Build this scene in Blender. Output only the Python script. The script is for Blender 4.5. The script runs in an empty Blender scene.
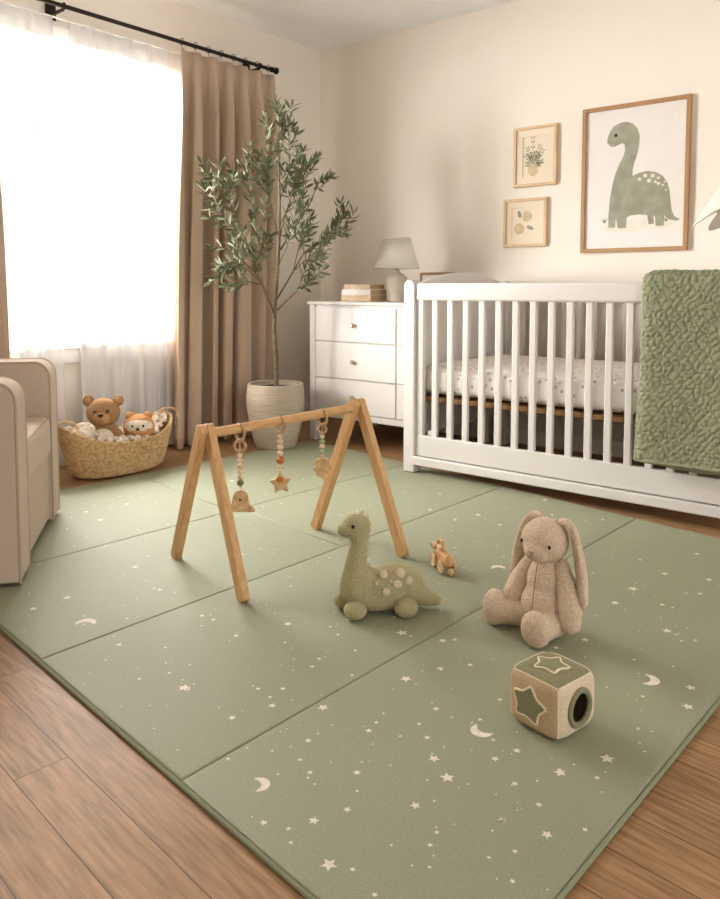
import bpy, bmesh, math, random
from math import sin, cos, pi, radians as rad, sqrt, atan2
from mathutils import Vector, Matrix, Euler, noise
sc = bpy.context.scene
COL = sc.collection

# ------------------------------------------------------------ camera
cam_d = bpy.data.cameras.new('camera'); cam = bpy.data.objects.new('camera', cam_d); COL.objects.link(cam)
cam_d.sensor_fit = 'VERTICAL'; cam_d.sensor_height = 24.0; cam_d.lens = 770 / 899 * 24.0
cam_d.shift_y = -(449.5 - (287 + 770 * math.tan(rad(4)))) / 899
cam.location = (0, 0, .95); cam.rotation_euler = (rad(86), 0, rad(39))
cam_d.clip_start = .05
sc.camera = cam
# ------------------------------------------------------------ view + light
sc.view_settings.view_transform = 'Standard'; sc.view_settings.look = 'None'
sc.view_settings.gamma = 1; sc.view_settings.use_curve_mapping = False
sc.view_settings.exposure = 0.61
w = bpy.data.worlds.new('world'); sc.world = w; w.use_nodes = True
bg = w.node_tree.nodes['Background']; bg.inputs[0].default_value = (1, .985, .975, 1); bg.inputs[1].default_value = 1.5
# soft daylight outside the window: the open sky to the left of it and above it
def sky_area(name, loc, target, sx, sy, power):
    l = bpy.data.lights.new(name, 'AREA'); l.shape = 'RECTANGLE'; l.size = sx; l.size_y = sy; l.energy = power; l.color = (1, .99, .98)
    o = bpy.data.objects.new(name, l); COL.objects.link(o); o.location = loc
    o.rotation_euler = (Vector(target) - Vector(loc)).to_track_quat('-Z', 'Y').to_euler(); return o
sky_area('daylight_side', (-7.9, -2.4, 2.2), (-3.8, 1.85, 1.35), 8.0, 4.0, 10500)
sky_area('daylight_above', (-12.5, 3.2, 8.3), (-3.8, 2.0, 1.4), 12.0, 5.0, 12600)

# ------------------------------------------------------------ materials
def lin(h):
    h = h.lstrip('#'); r = []
    for i in (0, 2, 4):
        c = int(h[i:i+2], 16) / 255; r.append(c / 12.92 if c <= .04045 else ((c + .055) / 1.055) ** 2.4)
    return (*r, 1)
def mat(name, c, rough=.6, var=0, vscale=20, bump=0, bscale=200, sheen=0, metal=0, c2=None, stretch=None, detail=3, thr=None):
    m = bpy.data.materials.new(name); m.use_nodes = True; nt = m.node_tree; N = nt.nodes; L = nt.links
    b = N['Principled BSDF']; b.inputs['Roughness'].default_value = rough; b.inputs['Metallic'].default_value = metal
    b.inputs['Specular IOR Level'].default_value = .35
    ca = lin(c); b.inputs['Base Color'].default_value = ca
    if sheen:
        b.inputs['Sheen Weight'].default_value = sheen; b.inputs['Sheen Roughness'].default_value = .4
        b.inputs['Sheen Tint'].default_value = ca; b.inputs['Specular IOR Level'].default_value = .1
    tc = N.new('ShaderNodeTexCoord'); mp = N.new('ShaderNodeMapping'); L.new(tc.outputs['Object'], mp.inputs[0])
    if stretch: mp.inputs['Scale'].default_value = stretch
    nz = N.new('ShaderNodeTexNoise'); nz.inputs['Scale'].default_value = vscale; nz.inputs['Detail'].default_value = detail
    L.new(mp.outputs[0], nz.inputs[0])
    cr = N.new('ShaderNodeValToRGB')
    if c2: cb = lin(c2)
    else: cb = tuple(x * (1 - var) for x in ca[:3]) + (1,)
    cr.color_ramp.elements[0].color = cb; cr.color_ramp.elements[1].color = ca
    lo, hi = thr or (.35, .65)
    cr.color_ramp.elements[0].position = lo; cr.color_ramp.elements[1].position = hi
    L.new(nz.outputs[0], cr.inputs[0]); L.new(cr.outputs[0], b.inputs['Base Color'])
    if bump:
        n2 = N.new('ShaderNodeTexNoise'); n2.inputs['Scale'].default_value = bscale; n2.inputs['Detail'].default_value = 2
        L.new(tc.outputs['Object'], n2.inputs[0])
        bp = N.new('ShaderNodeBump'); bp.inputs['Strength'].default_value = bump; bp.inputs['Distance'].default_value = .003
        L.new(n2.outputs[0], bp.inputs['Height']); L.new(bp.outputs[0], b.inputs['Normal'])
    return m
def wood_mat(name, c, c2, axis=2, scale=14, rough=.45):
    st = [1, 1, 1]; st[axis] = .06
    return mat(name, c, rough, c2=c2, vscale=scale * 6, stretch=tuple(st), detail=5, bump=.1, bscale=60, thr=(.3, .7))

M = {}
M['wall'] = mat('plaster', 'F1E8DB', .9, var=.03, vscale=1.5, bump=.12, bscale=90)
M['ceiling'] = mat('ceiling_paint', 'FFFFFE', .9, var=.02, vscale=2)
M['white'] = mat('white_paint', 'D8D2CB', .42, var=.02, vscale=5)
M['white_trim'] = mat('trim_paint', 'F1ECE6', .5)
M['gym_x'] = wood_mat('beech_along_x', 'D8AE7C', 'C4955F', 0)
M['gym_y'] = wood_mat('beech_along_y', 'D8AE7C', 'C4955F', 1)
M['gym_z'] = wood_mat('beech_along_z', 'D8AE7C', 'C4955F', 2)
M['toy_wood'] = mat('toy_wood', 'DDB182', .5, c2='C08C58', vscale=60, stretch=(1, 1, .3))
M['bead_wood'] = mat('pale_bead_wood', 'E6CFAF', .5, c2='D3B48C', vscale=90)
M['charm_wood'] = mat('charm_wood', 'DDBE93', .55, c2='C49B6B', vscale=70, bump=.2, bscale=120)
M['frame_oak'] = wood_mat('oak_frame', 'B58D63', 'A07850', 2)
M['frame_pale'] = wood_mat('pale_frame', 'DDBE94', 'CFAC80', 2)
M['green_bead'] = mat('olive_bead', '7C7E4C', .5)
M['sage_bead'] = mat('sage_bead', 'A3B287', .5)
M['orange_bead'] = mat('terracotta_bead', 'C2743A', .5, var=.1)
M['ring'] = mat('ring_wood', 'C3A177', .5, c2='AB875B', vscale=60)
M['dino'] = mat('sage_plush', 'B9B08A', .95, c2='A69E76', vscale=220, bump=1.0, bscale=420, sheen=.5)
M['dino_spot'] = mat('beige_spot_plush', 'DDCDB2', .95, c2='CDBB9C', vscale=200, bump=.8, bscale=420, sheen=.4)
M['bunny'] = mat('tan_plush', 'DCC6AE', .95, c2='CAB297', vscale=190, bump=1.0, bscale=300, sheen=.5)
M['bear'] = mat('brown_plush', 'B08B63', .95, c2='94704B', vscale=200, bump=.9, bscale=350, sheen=.4)
M['bear_light'] = mat('honey_plush', 'C49B6E', .95, c2='B3885A', vscale=200, bump=.9, bscale=350, sheen=.4)
M['fox'] = mat('apricot_plush', 'DDA673', .95, c2='CC925E', vscale=200, bump=.9, bscale=350, sheen=.4)
M['cream_plush'] = mat('cream_plush', 'F0E4D3', .95, c2='DCCBB4', vscale=60, bump=1., bscale=200, sheen=.4)
M['black'] = mat('black_glossy', '1A1512', .25)
M['thread'] = mat('brown_thread', '7F6345', .8)
M['rod'] = mat('dark_bronze', '2E241D', .4, metal=.6)
M['brass'] = mat('brass_metal', 'B9A27A', .35, metal=.9)
M['curtain'] = mat('taupe_linen', 'C9B19A', .9, var=.10, vscale=400, stretch=(1, 1, .15), bump=.25, bscale=500, sheen=.2)
M['ceramic_pot'] = mat('ribbed_stoneware', 'BDAF9C', .8, c2='AC9E89', vscale=30, bump=.3, bscale=120, stretch=(.3, .3, 4))
M['soil'] = mat('dark_soil', '4A3A2C', .95, c2='2F241B', vscale=60, bump=1, bscale=80)
M['bark'] = mat('olive_bark', '7B6A52', .9, c2='5C4D3A', vscale=60, bump=.8, bscale=120)
M['leaf'] = mat('olive_leaf', '6C704F', .75, c2='4E5238', vscale=9)
M['chair'] = mat('oatmeal_upholstery', 'C8B8A7', .92, c2='B9A793', vscale=350, bump=.35, bscale=600, sheen=.3)
M['piping'] = mat('piping_cord', 'AF9C88', .9)
M['basket'] = mat('seagrass', 'D9B98A', .8, c2='AE8A58', vscale=70, bump=.8, bscale=160, thr=(.3, .6))
M['book_a'] = mat('pink_beige_cover', 'DDC09B', .6, c2='E9D8BC', vscale=70, thr=(.4, .45))
M['book_b'] = mat('cream_cover', 'F0EADF', .6, c2='D9C8AC', vscale=90, thr=(.34, .38))
M['book_c'] = mat('sand_cover', 'D9BE97', .6, c2='F0E2CB', vscale=90, thr=(.4, .44))
M['pages'] = mat('page_edges', 'C9AE86', .8, var=.1, vscale=300, stretch=(.02, .02, 1))
M['lamp_base'] = mat('glazed_ceramic', 'E2D8C8', .35, c2='D3C7B5', vscale=12)
M['blanket'] = mat('sage_quilt', '979A7E', .92, c2='878A6D', vscale=300, bump=.3, bscale=700, sheen=.3)
M['mat_edge'] = mat('mat_piping', '858A6E', .8)
M['star'] = mat('star_print', 'E8DFD2', .85, c2='DDD3C0', vscale=60)
M['paper'] = mat('art_paper', 'E9E2DC', .9, var=.02)
M['mount'] = mat('mount_board', 'EADBC3', .9, var=.02)
M['art_green'] = mat('watercolour_green', 'A3A28F', .95, c2='92917D', vscale=14, detail=6)
M['art_grass'] = mat('watercolour_green_dark', '84876C', .95)
M['art_cream'] = mat('watercolour_cream', 'DCD8C0', .95)
M['art_sand'] = mat('watercolour_sand', 'DDD6C4', .95, c2='EAE2D8', vscale=12)
M['art_sand2'] = mat('watercolour_ochre', 'D8C4A4', .95, c2='C9B08A', vscale=40)
M['slat_base'] = wood_mat('plywood_base', '9A7448', '85613A', 0)
M['cube_beige'] = mat('beige_terry', 'E2D3B8', .95, c2='D5C3A3', vscale=260, bump=1, bscale=450, sheen=.4)
M['cube_tan'] = mat('tan_terry', 'D2B996', .95, c2='C3A67E', vscale=260, bump=1, bscale=450, sheen=.4)
M['cube_green'] = mat('olive_terry', '989474', .95, c2='848060', vscale=260, bump=1, bscale=450, sheen=.4)
M['cube_cream'] = mat('cream_edging', 'E4D5B8', .9, bump=.6, bscale=400)
M['dark_hole'] = mat('dark_hole_inside', '3A3024', .9)
M['linen'] = mat('linen_canopy', 'E4D8C8', .9, var=.06, vscale=200, bump=.2, bscale=400)
M['pages_white'] = mat('card_white', 'EFE6D8', .8)

def special():
    # oak planks
    m = bpy.data.materials.new('oak_planks'); m.use_nodes = True; nt = m.node_tree; N = nt.nodes; L = nt.links
    b = N['Principled BSDF']; b.inputs['Roughness'].default_value = .5; b.inputs['Specular IOR Level'].default_value = .25
    tc = N.new('ShaderNodeTexCoord'); mp = N.new('ShaderNodeMapping'); L.new(tc.outputs['Object'], mp.inputs[0])
    mp.inputs['Rotation'].default_value = (0, 0, rad(6.2)); mp.inputs['Location'].default_value = (.33, .012, 0)
    br = N.new('ShaderNodeTexBrick'); br.inputs['Scale'].default_value = 1; br.offset = .37; br.offset_frequency = 2
    br.inputs['Brick Width'].default_value = 1.15; br.inputs['Row Height'].default_value = .108
    br.inputs['Mortar Size'].default_value = .0011; br.inputs['Mortar Smooth'].default_value = .1; br.inputs['Bias'].default_value = 0
    br.inputs['Color1'].default_value = (.0, .0, .0, 1); br.inputs['Color2'].default_value = (1, 1, 1, 1); br.inputs['Mortar'].default_value = (.5, .5, .5, 1)
    L.new(mp.outputs[0], br.inputs[0])
    sp = N.new('ShaderNodeSeparateXYZ'); L.new(mp.outputs[0], sp.inputs[0])
    cb = N.new('ShaderNodeCombineXYZ')
    mx = N.new('ShaderNodeMath'); mx.operation = 'MULTIPLY'; mx.inputs[1].default_value = .09; L.new(sp.outputs[0], mx.inputs[0])
    mz = N.new('ShaderNodeMath'); mz.operation = 'MULTIPLY'; mz.inputs[1].default_value = 7; L.new(br.outputs['Color'], mz.inputs[0])
    L.new(mx.outputs[0], cb.inputs[0]); L.new(sp.outputs[1], cb.inputs[1]); L.new(mz.outputs[0], cb.inputs[2])
    n1 = N.new('ShaderNodeTexNoise'); n1.inputs['Scale'].default_value = 7; n1.inputs['Detail'].default_value = 2; n1.inputs['Distortion'].default_value = .3
    L.new(cb.outputs[0], n1.inputs[0])
    ms = N.new('ShaderNodeMath'); ms.operation = 'MULTIPLY'; ms.inputs[1].default_value = 75; L.new(n1.outputs[0], ms.inputs[0])
    sn = N.new('ShaderNodeMath'); sn.operation = 'SINE'; L.new(ms.outputs[0], sn.inputs[0])
    n2 = N.new('ShaderNodeTexNoise'); n2.inputs['Scale'].default_value = 120; n2.inputs['Detail'].default_value = 3; L.new(cb.outputs[0], n2.inputs[0])
    ad = N.new('ShaderNodeMath'); ad.operation = 'MULTIPLY_ADD'; ad.inputs[1].default_value = .07; L.new(sn.outputs[0], ad.inputs[0]); L.new(n2.outputs[0], ad.inputs[2])
    cr = N.new('ShaderNodeValToRGB'); e = cr.color_ramp.elements
    e[0].position = .3; e[0].color = lin('84643F'); e[1].position = .72; e[1].color = lin('AE8660')
    L.new(ad.outputs[0], cr.inputs[0])
    mr = N.new('ShaderNodeMapRange'); mr.inputs[3].default_value = .9; mr.inputs[4].default_value = 1.1; L.new(br.outputs['Color'], mr.inputs[0])
    mm = N.new('ShaderNodeVectorMath'); mm.operation = 'SCALE'; L.new(cr.outputs[0], mm.inputs[0]); L.new(mr.outputs[0], mm.inputs['Scale'])
    mo = N.new('ShaderNodeMix'); mo.data_type = 'RGBA'; L.new(br.outputs['Fac'], mo.inputs['Factor']); L.new(mm.outputs[0], mo.inputs['A']); mo.inputs['B'].default_value = lin('4F3520')
    L.new(mo.outputs['Result'], b.inputs['Base Color'])
    bp = N.new('ShaderNodeBump'); bp.inputs['Strength'].default_value = .25; bp.inputs['Distance'].default_value = .002; L.new(ad.outputs[0], bp.inputs['Height']); L.new(bp.outputs[0], b.inputs['Normal'])
    M['floor'] = m
    # speckled sage mat
    m = mat('sage_velour', '999B80', .6, c2='8D8F75', vscale=240, bump=.35, bscale=500); nt = m.node_tree; N = nt.nodes; L = nt.links
    b = N['Principled BSDF']; src = b.inputs['Base Color'].links[0].from_socket
    tc = [n for n in N if n.type == 'TEX_COORD'][0]
    v = N.new('ShaderNodeTexVoronoi'); v.inputs['Scale'].default_value = 17; v.inputs['Randomness'].default_value = 1; L.new(tc.outputs['Object'], v.inputs[0])
    lt = N.new('ShaderNodeMath'); lt.operation = 'LESS_THAN'; lt.inputs[1].default_value = .045; L.new(v.outputs['Distance'], lt.inputs[0])
    mo = N.new('ShaderNodeMix'); mo.data_type = 'RGBA'; L.new(lt.outputs[0], mo.inputs['Factor']); L.new(src, mo.inputs['A']); mo.inputs['B'].default_value = lin('D4D0B6')
    L.new(mo.outputs['Result'], b.inputs['Base Color'])
    M['mat'] = m
    # sheer voile
    m = bpy.data.materials.new('white_voile'); m.use_nodes = True; nt = m.node_tree; N = nt.nodes; L = nt.links
    N.remove(N['Principled BSDF']); out = N['Material Output']
    df = N.new('ShaderNodeBsdfDiffuse'); df.inputs[0].default_value = (.95, .94, .93, 1)
    tr = N.new('ShaderNodeBsdfTranslucent'); tr.inputs[0].default_value = (.95, .94, .92, 1)
    tp = N.new('ShaderNodeBsdfTransparent'); tp.inputs[0].default_value = (.86, .855, .85, 1)
    m1 = N.new('ShaderNodeMixShader'); m1.inputs[0].default_value = .003; L.new(df.outputs[0], m1.inputs[1]); L.new(tr.outputs[0], m1.inputs[2])
    m2 = N.new('ShaderNodeMixShader'); m2.inputs[0].default_value = .36; L.new(m1.outputs[0], m2.inputs[1]); L.new(tp.outputs[0], m2.inputs[2])
    L.new(m2.outputs[0], out.inputs[0]); M['voile'] = m
    # clear glass
    m = bpy.data.materials.new('window_glass'); m.use_nodes = True; nt = m.node_tree; N = nt.nodes; L = nt.links
    N.remove(N['Principled BSDF']); out = N['Material Output']
    gl = N.new('ShaderNodeBsdfGlossy'); gl.inputs['Roughness'].default_value = .02
    tp = N.new('ShaderNodeBsdfTransparent'); mx = N.new('ShaderNodeMixShader'); mx.inputs[0].default_value = .05
    L.new(tp.outputs[0], mx.inputs[1]); L.new(gl.outputs[0], mx.inputs[2]); L.new(mx.outputs[0], out.inputs[0]); M['glass'] = m
    # printed crib sheet
    m = mat('printed_sheet', 'EFE9E2', .9, var=.02, bump=.2, bscale=60); nt = m.node_tree; N = nt.nodes; L = nt.links
    b = N['Principled BSDF']; tc = [n for n in N if n.type == 'TEX_COORD'][0]
    v = N.new('ShaderNodeTexVoronoi'); v.inputs['Scale'].default_value = 30; L.new(tc.outputs['Object'], v.inputs[0])
    n3 = N.new('ShaderNodeTexNoise'); n3.inputs['Scale'].default_value = 110; L.new(tc.outputs['Object'], n3.inputs[0])
    ad = N.new('ShaderNodeMath'); ad.operation = 'MULTIPLY_ADD'; ad.inputs[1].default_value = .35; L.new(n3.outputs[0], ad.inputs[0]); L.new(v.outputs['Distance'], ad.inputs[2])
    cr = N.new('ShaderNodeValToRGB'); e = cr.color_ramp.elements; e[0].position = .39; e[0].color = lin('B8ABA2'); e[1].position = .45; e[1].color = lin('F0EAE3')
    L.new(ad.outputs[0], cr.inputs[0]); L.new(cr.outputs[0], b.inputs['Base Color']); M['sheet'] = m
    # pleated lamp shade
    m = mat('pleated_shade', 'F7F0E4', .85, var=.04); nt = m.node_tree; b = nt.nodes['Principled BSDF']; tl_ = nt.nodes.new('ShaderNodeBsdfTranslucent'); tl_.inputs[0].default_value = lin('F7EEDF')
    mx = nt.nodes.new('ShaderNodeMixShader'); mx.inputs[0].default_value = .15; nt.links.new(b.outputs[0], mx.inputs[1]); nt.links.new(tl_.outputs[0], mx.inputs[2]); nt.links.new(mx.outputs[0], nt.nodes['Material Output'].inputs[0]); M['shade'] = m
special()

# ------------------------------------------------------------ mesh builder
class MB:
    def __init__(s): s.v = []; s.f = []; s.mi = []; s.M = Matrix.Identity(4)
    def add(s, vs, fs, mi=0, X=None):
        k = len(s.v); T = s.M @ X if X is not None else s.M
        s.v += [tuple(T @ Vector(p)) for p in vs]; s.f += [tuple(k + i for i in f) for f in fs]; s.mi += [mi] * len(fs)
        return s
    def box(s, x0, x1, y0, y1, z0, z1, mi=0, X=None):
        vs = [(x, y, z) for x in (x0, x1) for y in (y0, y1) for z in (z0, z1)]
        return s.add(vs, [(0, 1, 3, 2), (4, 6, 7, 5), (0, 4, 5, 1), (2, 3, 7, 6), (0, 2, 6, 4), (1, 5, 7, 3)], mi, X)
    def grid(s, fn, nu, nv, cu=False, cv=False, mi=0, X=None):
        vs = [fn(i / nu if cu else i / nu, j / nv) for i in range(nu if cu else nu + 1) for j in range(nv if cv else nv + 1)]
        U = nu if cu else nu + 1; V = nv if cv else nv + 1; fs = []
        for i in range(nu):
            for j in range(nv):
                a, b = i, (i + 1) % U; c, d = j, (j + 1) % V
                fs.append((a * V + c, b * V + c, b * V + d, a * V + d))
        return s.add(vs, fs, mi, X)
    def lathe(s, prof, seg=32, mi=0, X=None, sx=1, sy=1):
        n = len(prof)
        vs = []; fs = []
        for i in range(seg):
            a = 2 * pi * i / seg
            vs += [(r * cos(a) * sx, r * sin(a) * sy, z) for r, z in prof]
        for i in range(seg):
            j = (i + 1) % seg
            for k in range(n - 1): fs.append((i * n + k, j * n + k, j * n + k + 1, i * n + k + 1))
        if prof[0][0] > 1e-5: fs.append(tuple(i * n for i in reversed(range(seg))))
        if prof[-1][0] > 1e-5: fs.append(tuple(i * n + n - 1 for i in range(seg)))
        return s.add(vs, fs, mi, X)
    def ell(s, c, r, seg=24, rings=14, mi=0, rot=None):
        if not hasattr(r, '__len__'): r = (r, r, r)
        X = Matrix.Translation(c)
        if rot: X = X @ Euler(rot).to_matrix().to_4x4()
        X = X @ Matrix.Diagonal((*r, 1))
        pr = [(max(1e-6, sin(pi * k / rings)), -cos(pi * k / rings)) for k in range(rings + 1)]
        return s.lathe(pr, seg, mi, X)
    def tube(s, pts, r, seg=10, mi=0, cap=True, closed=False):
        pts = [Vector(p) for p in pts]; n = len(pts)
        rs = r if hasattr(r, '__len__') else [r] * n
        vs = []; up = None
        for i, p in enumerate(pts):
            a = pts[(i - 1) % n] if (i > 0 or closed) else p; b = pts[(i + 1) % n] if (i < n - 1 or closed) else p
            t = (b - a).normalized()
            if up is None: up = Vector((0, 0, 1)) if abs(t.z) < .9 else Vector((1, 0, 0))
            x = t.cross(up).normalized(); y = x.cross(t).normalized(); up = y
            vs += [tuple(p + (x * cos(2 * pi * k / seg) + y * sin(2 * pi * k / seg)) * rs[i]) for k in range(seg)]
        fs = []
        for i in range(n if closed else n - 1):
            j = (i + 1) % n
            for k in range(seg):
                q = (k + 1) % seg; fs.append((i * seg + k, i * seg + q, j * seg + q, j * seg + k))
        if cap and not closed:
            fs.append(tuple(reversed(range(seg)))); fs.append(tuple((n - 1) * seg + k for k in range(seg)))
        return s.add(vs, fs, mi)
    def torus(s, c, R, r, X=None, seg=32, ts=10, mi=0, sy=1):
        T = Matrix.Translation(c) @ (X or Matrix.Identity(4))
        return s.grid(lambda u, v: ((R + r * cos(2 * pi * v)) * cos(2 * pi * u), (R + r * cos(2 * pi * v)) * sin(2 * pi * u) * sy, r * sin(2 * pi * v)), seg, ts, True, True, mi, T)
    def prism(s, poly, t, X=None, mi=0):
        n = len(poly)
        vs = [(x, y, 0) for x, y in poly] + [(x, y, t) for x, y in poly]
        fs = [tuple(reversed(range(n))), tuple(n + i for i in range(n))] + [(i, (i + 1) % n, n + (i + 1) % n, n + i) for i in range(n)]
        return s.add(vs, fs, mi, X)
    def build(s, name, m, parent=None, loc=(0, 0, 0), rot=(0, 0, 0), ang=40, mods=(), label=None, kind=None, group=None, cat=None):
        me = bpy.data.meshes.new(name); me.from_pydata(s.v, [], s.f); me.validate()
        for k in (m if isinstance(m, (list, tuple)) else [m]): me.materials.append(M[k])
        if len(me.polygons) == len(s.mi): me.polygons.foreach_set('material_index', s.mi)
        b = bmesh.new(); b.from_mesh(me); bmesh.ops.recalc_face_normals(b, faces=b.faces); b.to_mesh(me); b.free()
        me.polygons.foreach_set('use_smooth', [True] * len(me.polygons))
        if ang: me.set_sharp_from_angle(angle=rad(ang))
        o = bpy.data.objects.new(name, me); COL.objects.link(o); o.location = loc; o.rotation_euler = rot
        if parent: o.parent = parent
        for md in mods:
            if md[0] == 'bev':
                x = o.modifiers.new('bevel', 'BEVEL'); x.width = md[1]; x.segments = md[2] if len(md) > 2 else 2; x.limit_method = 'ANGLE'; x.angle_limit = rad(40)
            if md[0] == 'remesh':
                x = o.modifiers.new('blend', 'REMESH'); x.mode = 'VOXEL'; x.voxel_size = md[1]; x.use_smooth_shade = True
            if md[0] == 'smooth':
                x = o.modifiers.new('smooth', 'SMOOTH'); x.factor = .5; x.iterations = md[1]
            if md[0] == 'sub':
                x = o.modifiers.new('subdivision', 'SUBSURF'); x.levels = md[1]; x.render_levels = md[1]
            if md[0] == 'solid':
                x = o.modifiers.new('thickness', 'SOLIDIFY'); x.thickness = md[1]; x.offset = 0
            if md[0] == 'fuzz':
                t = bpy.data.textures.new('fuzz', 'CLOUDS'); t.noise_scale = md[2]; t.noise_depth = 1
                x = o.modifiers.new('fuzz', 'DISPLACE'); x.texture = t; x.strength = md[1]; x.mid_level = .5
        tag(o, label, cat, group, kind); return o
def tag(o, label=None, cat=None, group=None, kind=None):
    if label: o['label'] = label
    if cat: o['category'] = cat
    if group: o['group'] = group
    if kind: o['kind'] = kind
    return o
def thing(name, label, cat, loc=(0, 0, 0), rz=0, group=None):
    o = bpy.data.objects.new(name, None); COL.objects.link(o); o.location = loc; o.rotation_euler = (0, 0, rz); o.empty_display_size = .05
    return tag(o, label, cat, group)
def copy_tree(o, parent=None):
    c = o.copy(); COL.objects.link(c)
    if parent: c.parent = parent
    for ch in [k for k in bpy.data.objects if k.parent == o]: copy_tree(ch, c)
    return c
def struct(mb, name, m, **k): return mb.build(name, m, kind='structure', **k)
def chain(mb, pts, rs, n=6):
    """blend spheres along a path so a remesh turns them into one tapered limb"""
    for (a, ra), (b, rb) in zip(zip(pts, rs), zip(pts[1:], rs[1:])):
        for i in range(n + 1):
            t = i / n; mb.ell(Vector(a).lerp(Vector(b), t), ra + (rb - ra) * t, 16, 10)
    return mb
def star_poly(R, r, n=5, rot=0): return [((R if i % 2 == 0 else r) * cos(rot + pi * i / n), (R if i % 2 == 0 else r) * sin(rot + pi * i / n)) for i in range(2 * n)]
def RX(a): return Matrix.Rotation(a, 4, 'X')
def RY(a): return Matrix.Rotation(a, 4, 'Y')
def RZ(a): return Matrix.Rotation(a, 4, 'Z')
def TR(*p): return Matrix.Translation(p)
FLAT = RX(pi / 2)       # local XY outline -> upright, facing -Y

# ------------------------------------------------------------ room
WX, WY, CZ = -3.79, 4.22, 2.64
random.seed(4)
struct(MB().box(WX - .3, 3.2, -2.4, WY + .2, -.1, 0), 'floor', 'floor')
struct(MB().box(WX - .3, 3.2, -2.4, WY + .2, CZ, CZ + .1), 'ceiling', 'ceiling')
struct(MB().box(WX - .14, 3.2, WY, WY + .14, 0, CZ), 'wall_back', 'wall')
struct(MB().box(WX - .14, 3.2, -2.54, -2.4, 0, CZ), 'wall_front_unseen', 'wall')  # unseen wall behind the camera, added to block daylight from that side
W0, W1, WZ0, WZ1 = .95, 2.98, .655, 2.22
struct(MB().box(WX - .14, WX, -2.4, W0, 0, CZ).box(WX - .14, WX, W1, WY, 0, CZ).box(WX - .14, WX, W0, W1, 0, WZ0).box(WX - .14, WX, W0, W1, WZ1, CZ), 'wall_left', 'wall')
struct(MB().box(WX, 3.2, WY - .014, WY, 0, .09), 'baseboard_back', 'wall', mods=[('bev', .004)])
struct(MB().box(WX, WX + .014, -2.4, WY - .014, 0, .09), 'baseboard_left', 'wall', mods=[('bev', .004)])
wf = MB(); a, b = WX - .1, WX - .03
wf.box(a, b, W0, W0 + .06, WZ0, WZ1).box(a, b, W1 - .06, W1, WZ0, WZ1).box(a, b, W0 + .06, W1 - .06, WZ0, WZ0 + .06).box(a, b, W0 + .06, W1 - .06, WZ1 - .06, WZ1)
for y in (W0 + (W1 - W0) / 3, W0 + (W1 - W0) * 2 / 3): wf.box(a, b, y - .03, y + .03, WZ0 + .06, WZ1 - .06)
wf.box(a + .01, b - .01, W0, W1, 1.42, 1.46)
win = struct(wf, 'window_1', 'white_trim', mods=[('bev', .004)])
struct(MB().box(WX - .1, WX + .03, W0 - .06, W1 + .06, WZ0 - .035, WZ0), 'window_sill', 'white_trim', parent=win, mods=[('bev', .005)])
ca = MB().box(WX, WX + .018, W0 - .07, W0, WZ0, WZ1 + .07).box(WX, WX + .018, W1, W1 + .07, WZ0, WZ1 + .07).box(WX, WX + .018, W0, W1, WZ1, WZ1 + .07)
ca.box(WX, WX + .015, W0 - .05, W1 + .05, WZ0 - .11, WZ0 - .035)
struct(ca, 'window_casing', 'white_trim', parent=win, mods=[('bev', .003)])
for k in range(3):
    y0 = W0 + (W1 - W0) * k / 3 + .032; y1 = W0 + (W1 - W0) * (k + 1) / 3 - .032
    for z0, z1 in ((WZ0 + .062, 1.418), (1.462, WZ1 - .062)): struct(MB().box(WX - .068, WX - .064, y0, y1, z0, z1), 'window_pane', 'glass', parent=win)

# ------------------------------------------------------------ folding play mat
DINO_ART= [(-1.654, 1.741), (-1.653, 1.764), (-1.642, 1.796), (-1.619, 1.827), (-1.585, 1.842), (-1.551, 1.844), (-1.516, 1.831), (-1.488, 1.799), (-1.476, 1.759), (-1.478, 1.71), (-1.488, 1.661), (-1.502, 1.619), (-1.51, 1.586), (-1.51, 1.55), (-1.476, 1.563), (-1.432, 1.57), (-1.388, 1.561), (-1.349, 1.536), (-1.324, 1.498), (-1.312, 1.454), (-1.306, 1.404), (-1.299, 1.355), (-1.285, 1.322), (-1.255, 1.304), (-1.274, 1.296), (-1.306, 1.304), (-1.33, 1.321), (-1.336, 1.33), (-1.337, 1.275), (-1.38, 1.275), (-1.384, 1.322), (-1.393, 1.333), (-1.389, 1.287), (-1.418, 1.285), (-1.426, 1.335), (-1.471, 1.341), (-1.516, 1.338), (-1.536, 1.328), (-1.539, 1.272), (-1.585, 1.272), (-1.593, 1.322), (-1.598, 1.317), (-1.599, 1.277), (-1.637, 1.277), (-1.638, 1.348), (-1.633, 1.427), (-1.623, 1.495), (-1.607, 1.561), (-1.589, 1.61), (-1.563, 1.658), (-1.554, 1.691), (-1.557, 1.722), (-1.571, 1.732), (-1.588, 1.726), (-1.611, 1.717), (-1.634, 1.72)]
DINO_SPOTS= [(-1.472, 1.529, 0.01), (-1.442, 1.546, 0.011), (-1.403, 1.542, 0.011), (-1.421, 1.518, 0.011), (-1.387, 1.509, 0.008), (-1.372, 1.528, 0.008), (-1.371, 1.499, 0.009), (-1.348, 1.489, 0.006), (-1.338, 1.505, 0.005), (-1.331, 1.461, 0.005)]
DINO_EYE= [(-1.606, 1.777)] ; DINO_MOUTH= [(-1.65, 1.747), (-1.629, 1.738), (-1.603, 1.743), (-1.592, 1.755)] ; DINO_GROUND= [(-1.503, 1.284), (-1.689, 1.287), (-1.316, 1.274)] ; DINO_GRASS= [(-1.66, 1.303), (-1.327, 1.295)]
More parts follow.
